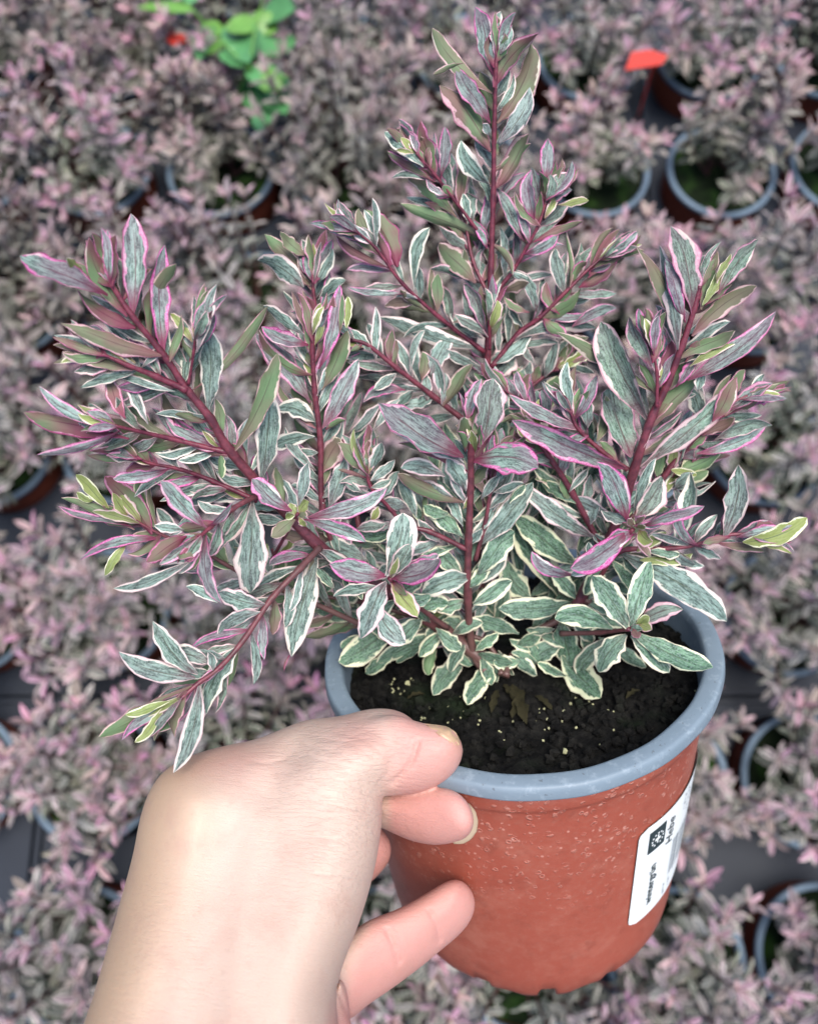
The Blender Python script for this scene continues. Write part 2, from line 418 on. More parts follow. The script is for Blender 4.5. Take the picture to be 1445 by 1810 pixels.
# ---- background shrubs: eight kinds of foliage shared by the copies
rng = random.Random(11)
def far_foliage(seed, spread=0.085, height=0.13, shoots=20, lf=1.0):
    rg = random.Random(seed); Lv = Leaves(); stems = []
    for k in range(shoots):
        az = rg.uniform(0, 2*math.pi); ti = math.sqrt(rg.random())
        tipr = spread*ti; h = height*(1-0.42*ti*ti)*rg.uniform(0.72, 1.08)
        p0 = np.array([0.012*math.cos(az), 0.012*math.sin(az), 0.0])
        p2 = np.array([tipr*math.cos(az), tipr*math.sin(az), h])
        p1 = np.array([tipr*.75*math.cos(az), tipr*.75*math.sin(az), h*.45])
        def pos(t): return (1-t)**2*p0+2*t*(1-t)*p1+t*t*p2
        stems.append(tube([pos(0), pos(.35), pos(.7), pos(1)], [.0016, .0014, .0012, .0008], 5))
        nn = rg.randint(8, 10); a0 = rg.uniform(0, 3.14)
        tint = rg.random()
        for q in range(nn):
            t = 0.30+0.70*q/(nn-1)
            c = pos(t); tg = unit(pos(min(t+.02, 1.02))-pos(t-.02))
            s1 = unit(np.cross(tg, [0.2, 0.9, 0.3])); s2 = np.cross(tg, s1)
            last = q == nn-1
            for m in range(5 if last else 2):
                a = a0+q*math.pi/2+m*(math.pi/2.5 if last else math.pi)+rg.uniform(-.25, .25)
                out = math.cos(a)*s1+math.sin(a)*s2
                up = rg.uniform(0.9, 1.5) if t > .85 else rg.uniform(0.35, 0.9)
                if last: up = rg.uniform(1.0, 2.2)
                d = unit(out+tg*up)
                Ln = rg.uniform(.017, .025)*(0.75 if last else 1.0)
                if last: Ln *= rg.uniform(.9, 1.25)
                W = Ln*rg.uniform(.115, .155)
                sv = unit(np.cross(tg, out)); nv0 = unit(np.cross(d, sv))
                if nv0 @ tg < 0: nv0 = -nv0
                droop = rg.uniform(0.05, .35)*Ln
                def sp(x, c=c, d=d, Ln=Ln, nv=nv0, dr=droop): return c+d*Ln*x-nv*dr*x*x
                topness = max(0, (t-.35)/.65)
                pk = min(1, max(0, (topness**2.0)*rg.uniform(.35, 1.25)*(.55+.9*tint)+(.15 if last else 0)))
                yn = max(0, rg.uniform(-.8, .22)) if not last else rg.uniform(0, .35)
                gr = max(0, 1.0-topness*1.25)*rg.uniform(.5, 1)
                Lv.add(sp, lambda x, s=sv: s, lambda x, n=nv0: n, W, (pk, yn, gr), rg.uniform(0, 40), NS=4, XS=(-1, -.45, .0, .45, 1), fold=.3, thick=0, wavy=.05)
    sv_, sf_ = join(stems)
    return Lv, sv_, sf_

def far_leaf_material():
    """same plant seen far off: whole leaves wash to dusty pink, mauve and grey green"""
    t = NT('dusty_pink_leaf')
    st = t.n('ShaderNodeSeparateXYZ'); t.put(st.inputs[0], t.attr('st').outputs['Vector'])
    kn = t.n('ShaderNodeSeparateXYZ'); t.put(kn.inputs[0], t.attr('kn').outputs['Vector'])
    lc = t.attr('lc').outputs['Vector']; lz = t.n('ShaderNodeSeparateXYZ'); t.put(lz.inputs[0], lc)
    S, T, _ = st.outputs; pink, young, green = kn.outputs
    sabs = t.math('ABSOLUTE', S)
    nz = t.noise(t.vmul(lc, (.5, .2, 1)), 1.0, 3, .6)
    rnd = t.math('FRACT', t.math('MULTIPLY', lz.outputs[2], 0.173)); rnd2 = t.math('FRACT', t.math('MULTIPLY', lz.outputs[2], 0.791))
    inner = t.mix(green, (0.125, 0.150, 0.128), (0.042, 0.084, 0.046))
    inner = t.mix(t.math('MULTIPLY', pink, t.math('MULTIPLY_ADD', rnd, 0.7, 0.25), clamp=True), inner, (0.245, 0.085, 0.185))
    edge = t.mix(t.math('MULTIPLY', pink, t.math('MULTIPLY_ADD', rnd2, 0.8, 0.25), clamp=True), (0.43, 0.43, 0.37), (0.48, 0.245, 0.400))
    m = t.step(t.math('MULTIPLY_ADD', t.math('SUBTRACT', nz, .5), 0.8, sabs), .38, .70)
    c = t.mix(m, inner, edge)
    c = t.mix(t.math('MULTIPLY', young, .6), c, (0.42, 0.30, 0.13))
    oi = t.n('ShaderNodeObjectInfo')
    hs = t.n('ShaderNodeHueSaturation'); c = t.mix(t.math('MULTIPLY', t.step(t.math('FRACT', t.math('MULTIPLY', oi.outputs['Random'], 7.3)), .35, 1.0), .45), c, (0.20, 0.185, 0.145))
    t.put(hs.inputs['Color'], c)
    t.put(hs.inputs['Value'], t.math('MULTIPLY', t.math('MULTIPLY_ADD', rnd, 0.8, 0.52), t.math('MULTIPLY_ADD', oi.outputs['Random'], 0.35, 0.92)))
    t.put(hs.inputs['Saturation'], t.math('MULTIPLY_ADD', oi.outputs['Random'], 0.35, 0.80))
    t.base(hs.outputs[0], 0.6, 0.22)
    return t.m
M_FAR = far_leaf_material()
M_FARSTEM = plain('far_stem', (0.10, 0.045, 0.045), 0.6, 0.3, 80, 0.3, 0)

def far_proto(seed, **k):
    root = empty('potted_shrub', (0, 0, 0))
    V, Fc = lathe([(.0585, .1145), (.0615, .1115), (.0600, .070), (.0530, .004), (.0500, .0), (.0, .0)], 48)
    V2, F2 = lathe([(.0585, .1140), (.0560, .070)], 48)
    v, f = join([(V, Fc), (V2, [q[::-1] for q in F2])])
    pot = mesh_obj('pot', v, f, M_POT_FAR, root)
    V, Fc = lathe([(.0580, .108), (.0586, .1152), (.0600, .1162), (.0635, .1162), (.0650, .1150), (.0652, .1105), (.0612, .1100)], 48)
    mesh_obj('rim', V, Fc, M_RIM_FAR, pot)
    V = []; Fc = []; NR, NA = 8, 32; rg = random.Random(seed)
    V.append((0, 0, .104))
    for i in range(1, NR+1):
        for k_ in range(NA):
            a = 2*math.pi*k_/NA; rr = .0575*i/NR; V.append((rr*math.cos(a), rr*math.sin(a), .104+rg.uniform(-.002, .002)-.001*(i == NR)))
    for k_ in range(NA): Fc.append([0, 1+k_, 1+(k_+1) % NA])
    for i in range(NR-1):
        for k_ in range(NA): Fc.append([1+i*NA+k_, 1+(i+1)*NA+k_, 1+(i+1)*NA+(k_+1) % NA, 1+i*NA+(k_+1) % NA])
    mesh_obj('soil', V, Fc, M_MOSS, root)
    Lv, sv_, sf_ = far_foliage(seed, **k)
    st = mesh_obj('stem', sv_, sf_, M_FARSTEM, root); st.location = (0, 0, .104)
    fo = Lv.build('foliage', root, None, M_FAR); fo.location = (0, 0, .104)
    return root
KINDS = [dict(seed=101, spread=.108, height=.150, shoots=36), dict(seed=102, spread=.080, height=.130, shoots=28),
         dict(seed=103, spread=.112, height=.140, shoots=40), dict(seed=104, spread=.070, height=.135, shoots=24),
         dict(seed=105, spread=.100, height=.160, shoots=33), dict(seed=106, spread=.074, height=.120, shoots=33)]
protos = [far_proto(**k) for k in KINDS]
used = [False]*len(protos)

def proj(p):
    q = (np.asarray(p)-CAM) @ RM
    return 722.5+FPX*q[0]/-q[2], 905-FPX*q[1]/-q[2], -q[2]
ORD = ['first', 'second', 'third', 'fourth', 'fifth', 'sixth', 'seventh', 'eighth', 'ninth', 'tenth', 'eleventh', 'twelfth']
ROWS = [-.362, -.199, -.036, .130, .3075, .485, .661, .824, .987, 1.160]
UPX = [-.820+.1489*i for i in range(13)]; LOX = [-.870+.140*i for i in range(13)]
# tray plates
tr_lab = []
for ri, (ys, dy) in enumerate((([-.362, -.199, -.036], .163), ([.130, .3075, .485], .1755), ([.661, .824, .987], .163), ([1.160, 1.323], .163))):
    xs, dx = (LOX, .140) if ri < 2 else (UPX, .1489)
    for c0 in (0, 4, 8):
        cx = xs[c0]+1.5*dx; cy = sum(ys)/len(ys)
        o = make_tray(cx, cy, 4, len(ys), dx-.004, dy)
        place = ['along the bottom edge', 'across the middle', 'across the upper part', 'at the very top edge'][ri]
        sidew = {0: 'left', 4: 'middle', 8: 'right'}[c0]
        tag(o, 'dark slate pot tray, %s one %s' % (sidew, place), 'tray', 'slate trays carrying the pots')
CHOICE = {(7, 8): 1, (6, 8): 3, (6, 9): 5}
pl = []
for ri, y in enumerate(ROWS):
    xs = LOX if ri < 6 else UPX
    row = []
    for ci, x in enumerate(xs):
        pu, pv, pd = proj((x, y, .19)); rad = FPX*.085/pd
        if pu+rad < 5 or pu-rad > 1440 or pv+rad*.9 < 5 or pv-rad*1.1 > 1805: continue
        row.append((x, y, pu, pv, ci))
    pl.append((ri, row))
nrow = [r for r in pl if r[1]]
words = ['dusty pink', 'grey-mauve', 'pale pink', 'rosy', 'muted mauve', 'pinkish grey']
far_list = []
for k_, (ri, row) in enumerate(reversed(nrow)):
    for m_, (x, y, pu, pv, ci) in enumerate(row):
        kd = rng.randrange(6)
        if pu > 1000 and pv < 700: kd = rng.choice([1, 3, 5, 3])
        elif pu < 230 and pv > 950: kd = rng.choice([1, 5, 1])
        elif math.hypot(pu-430, pv-190) < 110: kd = 3
        elif pu > 1150: kd = rng.choice([1, 3, 4, 5])
        else: kd = rng.choice([0, 2, 4, 0, 2])
        if used[kd]: o = copy_tree(protos[kd])
        else: o = protos[kd]; used[kd] = True
        o.location = (x+rng.uniform(-.003, .003), y+rng.uniform(-.003, .003), .002)
        o.rotation_euler = (0, 0, rng.uniform(0, 6.28))
        s_ = rng.uniform(.92, 1.08)
        for ch in o.children:
            if ch.name.startswith(('foliage', 'stem')): ch.scale = (s_, s_, s_*rng.uniform(.95, 1.1))
        side_l = m_ < (len(row)+1)//2
        pos = (ORD[m_]+' from the left') if side_l else (ORD[len(row)-1-m_]+' from the right')
        tag(o, 'blurred %s potted shrub, %s row from the top, %s' % (words[kd], ORD[k_], pos), 'potted plant', 'blurred potted shrubs standing in the trays below')
        far_list.append(o)
for i, u_ in enumerate(used):
    if not u_:
        for ch in list(protos[i].children_recursive): bpy.data.objects.remove(ch)
        bpy.data.objects.remove(protos[i])

# ---- red tags stuck in the pots
def on_plane(u, v, z):            # world point on the horizontal plane at height z below a pixel
    d = c2w(P(u, v, 1.0))-CAM; k = (z-CAM[2])/d[2]; return CAM+d*k
def red_tag(pix, z, lab, tilt=0.0):
    ps = [on_plane(u, v, z+tilt*i) for i, (u, v) in enumerate(pix)]
    n = len(ps); c = sum(ps)/n
    V = [p for p in ps]+[p-np.array([0, 0, .001]) for p in ps]
    Fc = [list(range(n))[::-1], [n+i for i in range(n)]]+[[i, (i+1) % n, n+(i+1) % n, n+i] for i in range(n)]
    stake0 = c+np.array([.01, .004, -.001]); stake1 = stake0+np.array([.006, .002, -.10])
    sv, sf = tube([stake0, stake1], [.0015, .001], 6)
    root = empty('plant_tag', c, label=lab, cat='plant tag')
    mesh_obj('tag_plate', V, Fc, M_RED, root, False, origin=c); mesh_obj('stake', sv, sf, M_RED, root, origin=c)
red_tag([(1104, 124), (1116, 92), (1150, 88), (1180, 98), (1168, 114), (1135, 119)], .205, 'bright red plastic tag standing in a blurred pot at the upper right')
red_tag([(292, 72), (300, 52), (322, 56), (326, 74), (308, 80)], .20, 'small red tag among the pink shrubs near the green weed')

# ---- green weed
def weed():
    base = on_plane(470, 225, .106); top = on_plane(440, 120, .225)
    root = empty('weed', base, label='bright green broad-leaved weed growing out of a blurred pot at the top left', cat='weed')
    V, Fc = join([tube([base, (base+top)/2+np.array([.006, .004, .01]), top], [.0018, .0015, .0012], 6),
                  tube([top, on_plane(380, 60, .235), on_plane(330, 5, .235)], [.0012, .001, .0007], 6),
                  tube([top, on_plane(450, 60, .24), on_plane(470, -20, .24)], [.0012, .001, .0007], 6)])
    mesh_obj('stem', V, Fc, M_WEED2, root, origin=base)
    A = Leaves(); B = Leaves()
    rg = random.Random(5)
    spec = [(440, 118, 500, 160, .012, 0), (442, 118, 385, 85, .012, 0), (440, 110, 410, 25, .014, 0), (450, 100, 515, 55, .016, 0),
            (452, 108, 490, 100, .010, 1), (440, 125, 425, 150, .012, 1), (465, 155, 500, 120, .008, 1), (470, 190, 430, 135, .012, 0), (480, 200, 512, 130, .010, 0),
            (470, 175, 505, 195, .010, 0), (400, 80, 350, 95, .008, 1), (395, 60, 345, 40, .008, 1), (370, 45, 350, 100, .009, 0), (345, 20, 240, 5, .006, 1),
            (335, 12, 280, 18, .006, 1), (335, 8, 330, -30, .008, 0), (460, 60, 480, 15, .010, 1), (460, 30, 520, 10, .012, 0), (455, 50, 395, 40, .010, 1),
            (475, 195, 455, 225, .009, 0), (460, 140, 500, 145, .009, 1), (452, 112, 470, 75, .009, 1)]
    for (a, b_, c, d, W, k) in spec:
        z0, z1 = rg.uniform(.19, .235), rg.uniform(.19, .235)
        p0, p1 = on_plane(a, b_, z0), on_plane(c, d, z1)
        dv = unit(p1-p0); sv = unit(np.cross(dv, [0, 0, 1])+np.array([0, 0, rg.uniform(-.3, .3)])); nv = np.cross(sv, dv)
        (B if k else A).add(lambda x, p0=p0, p1=p1: p0+(p1-p0)*x-np.array([0, 0, .006*x*x]), lambda x, s=sv: s, lambda x, n=nv: n, W*1.5, (0, 0, 0), rg.random()*9, NS=8, XS=(-1, -.5, 0, .5, 1), a=.6, b=.7, wavy=.04)
    A.build('foliage', root, base, M_WEED); B.build('young_foliage', root, base, M_WEED2)
weed()

# ================================================================== HELD POT
PC = P(915.5, 1134.2, .28617)
ta, tb = .47570, -.10843
pn = np.array([math.sin(tb)*math.cos(ta), math.cos(tb)*math.cos(ta), math.sin(ta)])
pr = unit(np.array([1, 0, 0])-pn[0]*pn); pq = np.cross(pn, pr)
POT_H, RB, RT = .1148, .0525, .0618
def pot_pt(rad, th, h): return PC-pn*h+rad*(math.cos(th)*pr+math.sin(th)*pq)
def plane_depth(u, v, h=0.0):
    d = P(u, v, 1.0); return ((PC-pn*h) @ pn)/(d @ pn)
def wall_r(h): return RT+(RB-RT)*h/POT_H
def wall_hit(u, v):
    d = P(u, v, 1.0); t = .18
    while t < .4:
        p = d*t-PC; h = -p @ pn
        if 0 < h < POT_H and np.linalg.norm(p+h*pn) < wall_r(h):
            q = p+h*pn; return t, math.atan2(q @ pq, q @ pr), h
        t += .0002
    return None
BASE = c2w(PC-pn*POT_H)
ROOT = empty('potted_shrub', BASE, label='large sharp variegated shrub in the terracotta pot held up by the hand', cat='potted plant')

def lathe_local(prof, N=160, fn=None):
    V = []; Fc = []
    for i, (r, h) in enumerate(prof):
        for k in range(N):
            th = 2*math.pi*k/N; rr, hh = (r, h) if fn is None else fn(i, r, h, th); V.append(c2w(pot_pt(rr, th, hh)))
    for i in range(len(prof)-1):
        for k in range(N): Fc.append([i*N+k, i*N+(k+1) % N, (i+1)*N+(k+1) % N, (i+1)*N+k])
    return V, Fc
prof = [(.0590, .004), (.0612, .0046), (RT, .0052), (wall_r(.014), .014), (wall_r(.0145)-.0003, .0150)]
prof += [(wall_r(h)-.0003, h) for h in np.linspace(.02, .100, 17)]
prof += [(wall_r(.106)-.0008, .106), (wall_r(.111)-.0022, .111), (wall_r(.1148)-.0042, POT_H), (wall_r(.1148)-.0060, POT_H-.0006), (wall_r(.1148)-.0068, POT_H-.006), (.0, POT_H-.006)]
nb = len(prof)
def notch(th):
    k = (th/(2*math.pi)*14) % 1.0; return .0064*(1 if .36 < k < .60 else 0) + .0010*math.sin(th*5.0)+.0006*math.sin(th*23)
def body_fn(i, r, h, th):
    wob = .00010*math.sin(th*3+h*40)+.00006*math.sin(th*7+1)
    if i in (nb-4, nb-3): h = h-notch(th)*(1.0)
    if i == nb-5: h = h-notch(th)*.55
    return (r+(wob if i < nb-1 else 0), h)
V, Fc = lathe_local(prof, 280, body_fn)
hh = [min(1, max(0, -((np.array(p)-CAM) @ RM-PC) @ pn/POT_H)) for p in V]
POT = mesh_obj('pot', V, [q[::-1] for q in Fc], M_POT, ROOT, True, {'hh': hh}, origin=BASE)
V, Fc = lathe_local([(.0575, .0165), (.0586, .0030), (.0592, .0008), (.0597, .0003), (.0602, .0001), (.0606, .0000), (.0640, .0001), (.0645, .0002), (.0649, .0005), (.0652, .0012), (.0653, .0018), (.0655, .0040), (.0654, .0045), (.0650, .0048), (.0618, .0050)], 200,
                    lambda i, r, h, th: (r+.0003*math.sin(th*4+1)+.0001*math.sin(th*17), h+.0003*math.sin(th*3)))
mesh_obj('rim', V, [q[::-1] for q in Fc], M_RIM, POT, True, origin=BASE)
# soil
V = []; Fc = []; NR, NA = 70, 200
for i in range(NR+1):
    for k in range(NA):
        rr = .0583*i/NR; th = 2*math.pi*k/NA
        x, y = rr*math.cos(th), rr*math.sin(th)
        hgt = mnoise.fractal(Vector((x*90, y*90, 3)), 1.0, 2.0, 4)*.0022+mnoise.noise(Vector((x*700, y*700, 1)))*.0007
        hgt += .004*math.exp(-((x+.004)**2+(y-.004)**2)/.0004)
        V.append(c2w(pot_pt(rr, th, .0115-hgt)))
for i in range(NR):
    for k in range(NA): Fc.append([i*NA+k, (i+1)*NA+k, (i+1)*NA+(k+1) % NA, i*NA+(k+1) % NA])
SOIL = mesh_obj('soil', V, Fc, M_SOIL, ROOT, True, origin=BASE)
# perlite grains and crumbs
rg = random.Random(3); parts = []; dark = []
def grain(c, r, rg):
    bm = bmesh.new(); bmesh.ops.create_icosphere(bm, subdivisions=1, radius=r)
    for v in bm.verts: v.co *= rg.uniform(.6, 1.3)
    vs = [np.array(v.co)*np.array([1, 1, .7])+c for v in bm.verts]; fs = [[v.index for v in f.verts] for f in bm.faces]; bm.free(); return vs, fs
def soil_spot(u, v): return c2w(P(u, v, plane_depth(u, v, .0105)))
spots = [(970, 1255, 26, 60), (960, 1275, 12, 25), (1050, 1260, 16, 60), (820, 1260, 16, 60), (700, 1215, 16, 12), (725, 1205, 10, 8), (740, 1270, 12, 8), (860, 1280, 14, 30), (1000, 1290, 8, 50), (930, 1230, 14, 30), (1230, 1220, 3, 10)]
for (cu, cv, n_, sp_) in spots:
    for _ in range(int(n_*.6)): parts.append(grain(soil_spot(cu+rg.gauss(0, sp_), cv+rg.gauss(0, sp_*.6)), rg.choice([.0003, .0004, .0005, .0009 if rg.random() < .3 else .0004]), rg))
v, f = join(parts); po = mesh_obj('perlite_grains', v, f, M_PERLITE, SOIL, False, origin=BASE); tag(po, kind='stuff')
for _ in range(1500):
    th = rg.uniform(0, 6.283); r_ = .0575*math.sqrt(rg.random()); dark.append(grain(c2w(pot_pt(r_, th, .0105+rg.uniform(-.001, .001))), rg.uniform(.0004, .0019), rg))
for _ in range(90):
    th = rg.uniform(0, 6.283); r_ = .055*math.sqrt(rg.random()); q = c2w(pot_pt(r_, th, .0098)); a_ = rg.uniform(0, 6.28); l_ = rg.uniform(.002, .006)
    e_ = (RM @ (math.cos(a_)*pr+math.sin(a_)*pq))*l_; dark.append(tube([q, q+e_*.5+(RM @ pn)*.0006, q+e_], [.00022, .0002, .00015], 4))
v, f = join(dark); do = mesh_obj('soil_crumbs', v, f, M_SOIL, SOIL, False, origin=BASE); tag(do, kind='stuff')
# brown fallen leaves and bark bits at the foot of the plant
DLV = Leaves(); rg2 = random.Random(8)
for (a_, b_, c_, d_, w_) in ((905, 1215, 930, 1285, 11), (925, 1225, 905, 1275, 8), (880, 1225, 868, 1265, 7), (890, 1215, 915, 1250, 7), (945, 1235, 975, 1260, 6), (1105, 1240, 1130, 1225, 5), (720, 1240, 750, 1232, 5)):
    q0, q1 = soil_spot(a_, b_), soil_spot(c_, d_); nw = RM @ pn; dv = unit(q1-q0); sv = unit(np.cross(dv, nw)); nv = np.cross(sv, dv)
    DLV.add(lambda x, q0=q0, q1=q1, nw=nw: q0+(q1-q0)*x+nw*(.0012+.003*x*(1-x)), lambda x, s_=sv: s_, lambda x, n_=nv: n_, w_/FPX*.26, (0, 0, 0), rg2.random()*9, NS=10, a=.5, b=.5, thick=.0003, wavy=.3, fold=.5)
DLV.build('dead_leaves', ROOT, BASE, M_BARK)

# ---- label
LR = .00035
tl = wall_hit(1130, 1468); bl = wall_hit(1107, 1638)
th0 = (tl[1]+bl[1])/2; h0, h1 = tl[2]+.001, bl[2]+.001
ARC = .046; HT = h1-h0                       # width round the pot, height along it
def lab_pt(x, y, lift=0.0):                  # x along the arc from the left edge, y up from the bottom edge
    h = h1-y; rad = wall_r(h)+LR+lift; return c2w(pot_pt(rad, th0+x/wall_r(h), h))
def label_sheet():
    V = []; Fc = []; NX, NY = 40, 30; rc = .0035
    for lay in (0, 1):
        for j in range(NY+1):
            y = HT*j/NY
            e = max(0, rc-min(y, HT-y)); ins = rc-math.sqrt(max(0, rc*rc-e*e))
            for i in range(NX+1):
                x = ins+(ARC-2*ins)*i/NX; V.append(lab_pt(x, y, 0 if lay == 0 else -.00012))
    n = (NX+1)*(NY+1)
    for j in range(NY):
        for i in range(NX):
            a = j*(NX+1)+i; Fc.append([a, a+1, a+NX+2, a+NX+1]); Fc.append([n+a, n+a+NX+1, n+a+NX+2, n+a+1])
    return mesh_obj('paper_label', V, Fc, M_PAPER, POT, True, origin=BASE)
LABEL = label_sheet(); LABEL['label'] = 'white paper sticker with dark print'
def patch(name, quads, mat, parent, lift=.00025):
    V = []; Fc = []
    for (x0, y0, x1, y1) in quads:
        nx = max(1, int(abs(x1-x0)/.001)); ny = 2; b = len(V)
        for j in range(ny+1):
            for i in range(nx+1): V.append(lab_pt(x0+(x1-x0)*i/nx, y0+(y1-y0)*j/ny, lift))
        for j in range(ny):
            for i in range(nx): a = b+j*(nx+1)+i; Fc.append([a, a+1, a+nx+2, a+nx+1])
    return mesh_obj(name, V, Fc, mat, parent, False, origin=BASE)
def lettering(name, text, size, x, y, ang, mat, lift=.00025, shear=0.0, bold=.0):
    cu = bpy.data.curves.new('t', 'FONT'); cu.body = text; cu.size = size; cu.resolution_u = 3; cu.offset = bold; cu.shear = shear
    ob = bpy.data.objects.new('t', cu); COL.objects.link(ob); bpy.context.view_layer.update()
    me = bpy.data.meshes.new_from_object(ob.evaluated_get(bpy.context.evaluated_depsgraph_get()))
    bm = bmesh.new(); bm.from_mesh(me)
    bmesh.ops.subdivide_edges(bm, edges=[e for e in bm.edges if e.calc_length() > .0012], cuts=1)
    V = []; c, s_ = math.cos(ang), math.sin(ang)
    for v_ in bm.verts: V.append(lab_pt(x+v_.co.x*c-v_.co.y*s_, y+v_.co.x*s_+v_.co.y*c, lift))
    Fc = [[v_.index for v_ in f_.verts] for f_ in bm.faces]
    bm.free(); bpy.data.meshes.remove(me); bpy.data.objects.remove(ob); bpy.data.curves.remove(cu)
    return mesh_obj(name, V, Fc, mat, LABEL, False, origin=BASE)
up = math.pi/2
patch('emblem', [(.0045, HT*.72, .0125, HT*.93)], M_INK, LABEL, .0002)
ring = []
for i in range(12):
    if i in (9,): continue
    a = 2*math.pi*i/12; cx_, cy_ = .0085+.0026*math.cos(a), HT*.825+.0027*math.sin(a); ring.append((cx_-.00035, cy_-.00035, cx_+.00035, cy_+.00035))
ring += [(.0072, HT*.825-.0006, .0098, HT*.825+.0006), (.0082, HT*.825-.002, .0088, HT*.825+.002)]
patch('emblem_crest', ring, M_PAPER, LABEL, .00035)
lettering('lettering', 'wintergrün', .0046, .0098, HT*.13, up, M_INK, bold=.00006)
lettering('lettering', 'Hebe', .0058, .0178, HT*.62, up, M_INK, shear=.35)
# small print too faint to read: short broken strokes
sp_ = random.Random(4); dashes = []
for xx, y0_, y1_ in ((.0245, .80, .96), (.0275, .74, .96), (.0305, .78, .94), (.0335, .72, .95), (.0170, .06, .16), (.0205, .08, .18)):
    y_ = HT*y0_
    while y_ < HT*y1_:
        l_ = sp_.uniform(.0004, .0011); dashes.append((xx, y_, xx+sp_.uniform(.0004, .0013), y_+l_)); y_ += l_+sp_.uniform(.0004, .0009)
patch('small_print', dashes, M_INK2, LABEL)
bars = []; x = .0195
for wd in (.0003, .0005, .0003, .0009, .0003, .0006, .0004, .0010, .0003, .0006, .0004, .0008, .0003, .0005, .0009, .0003, .0006): bars.append((x, HT*.22, x+wd, HT*.60)); x += wd+.0006
patch('barcode', bars, M_INK2, LABEL)

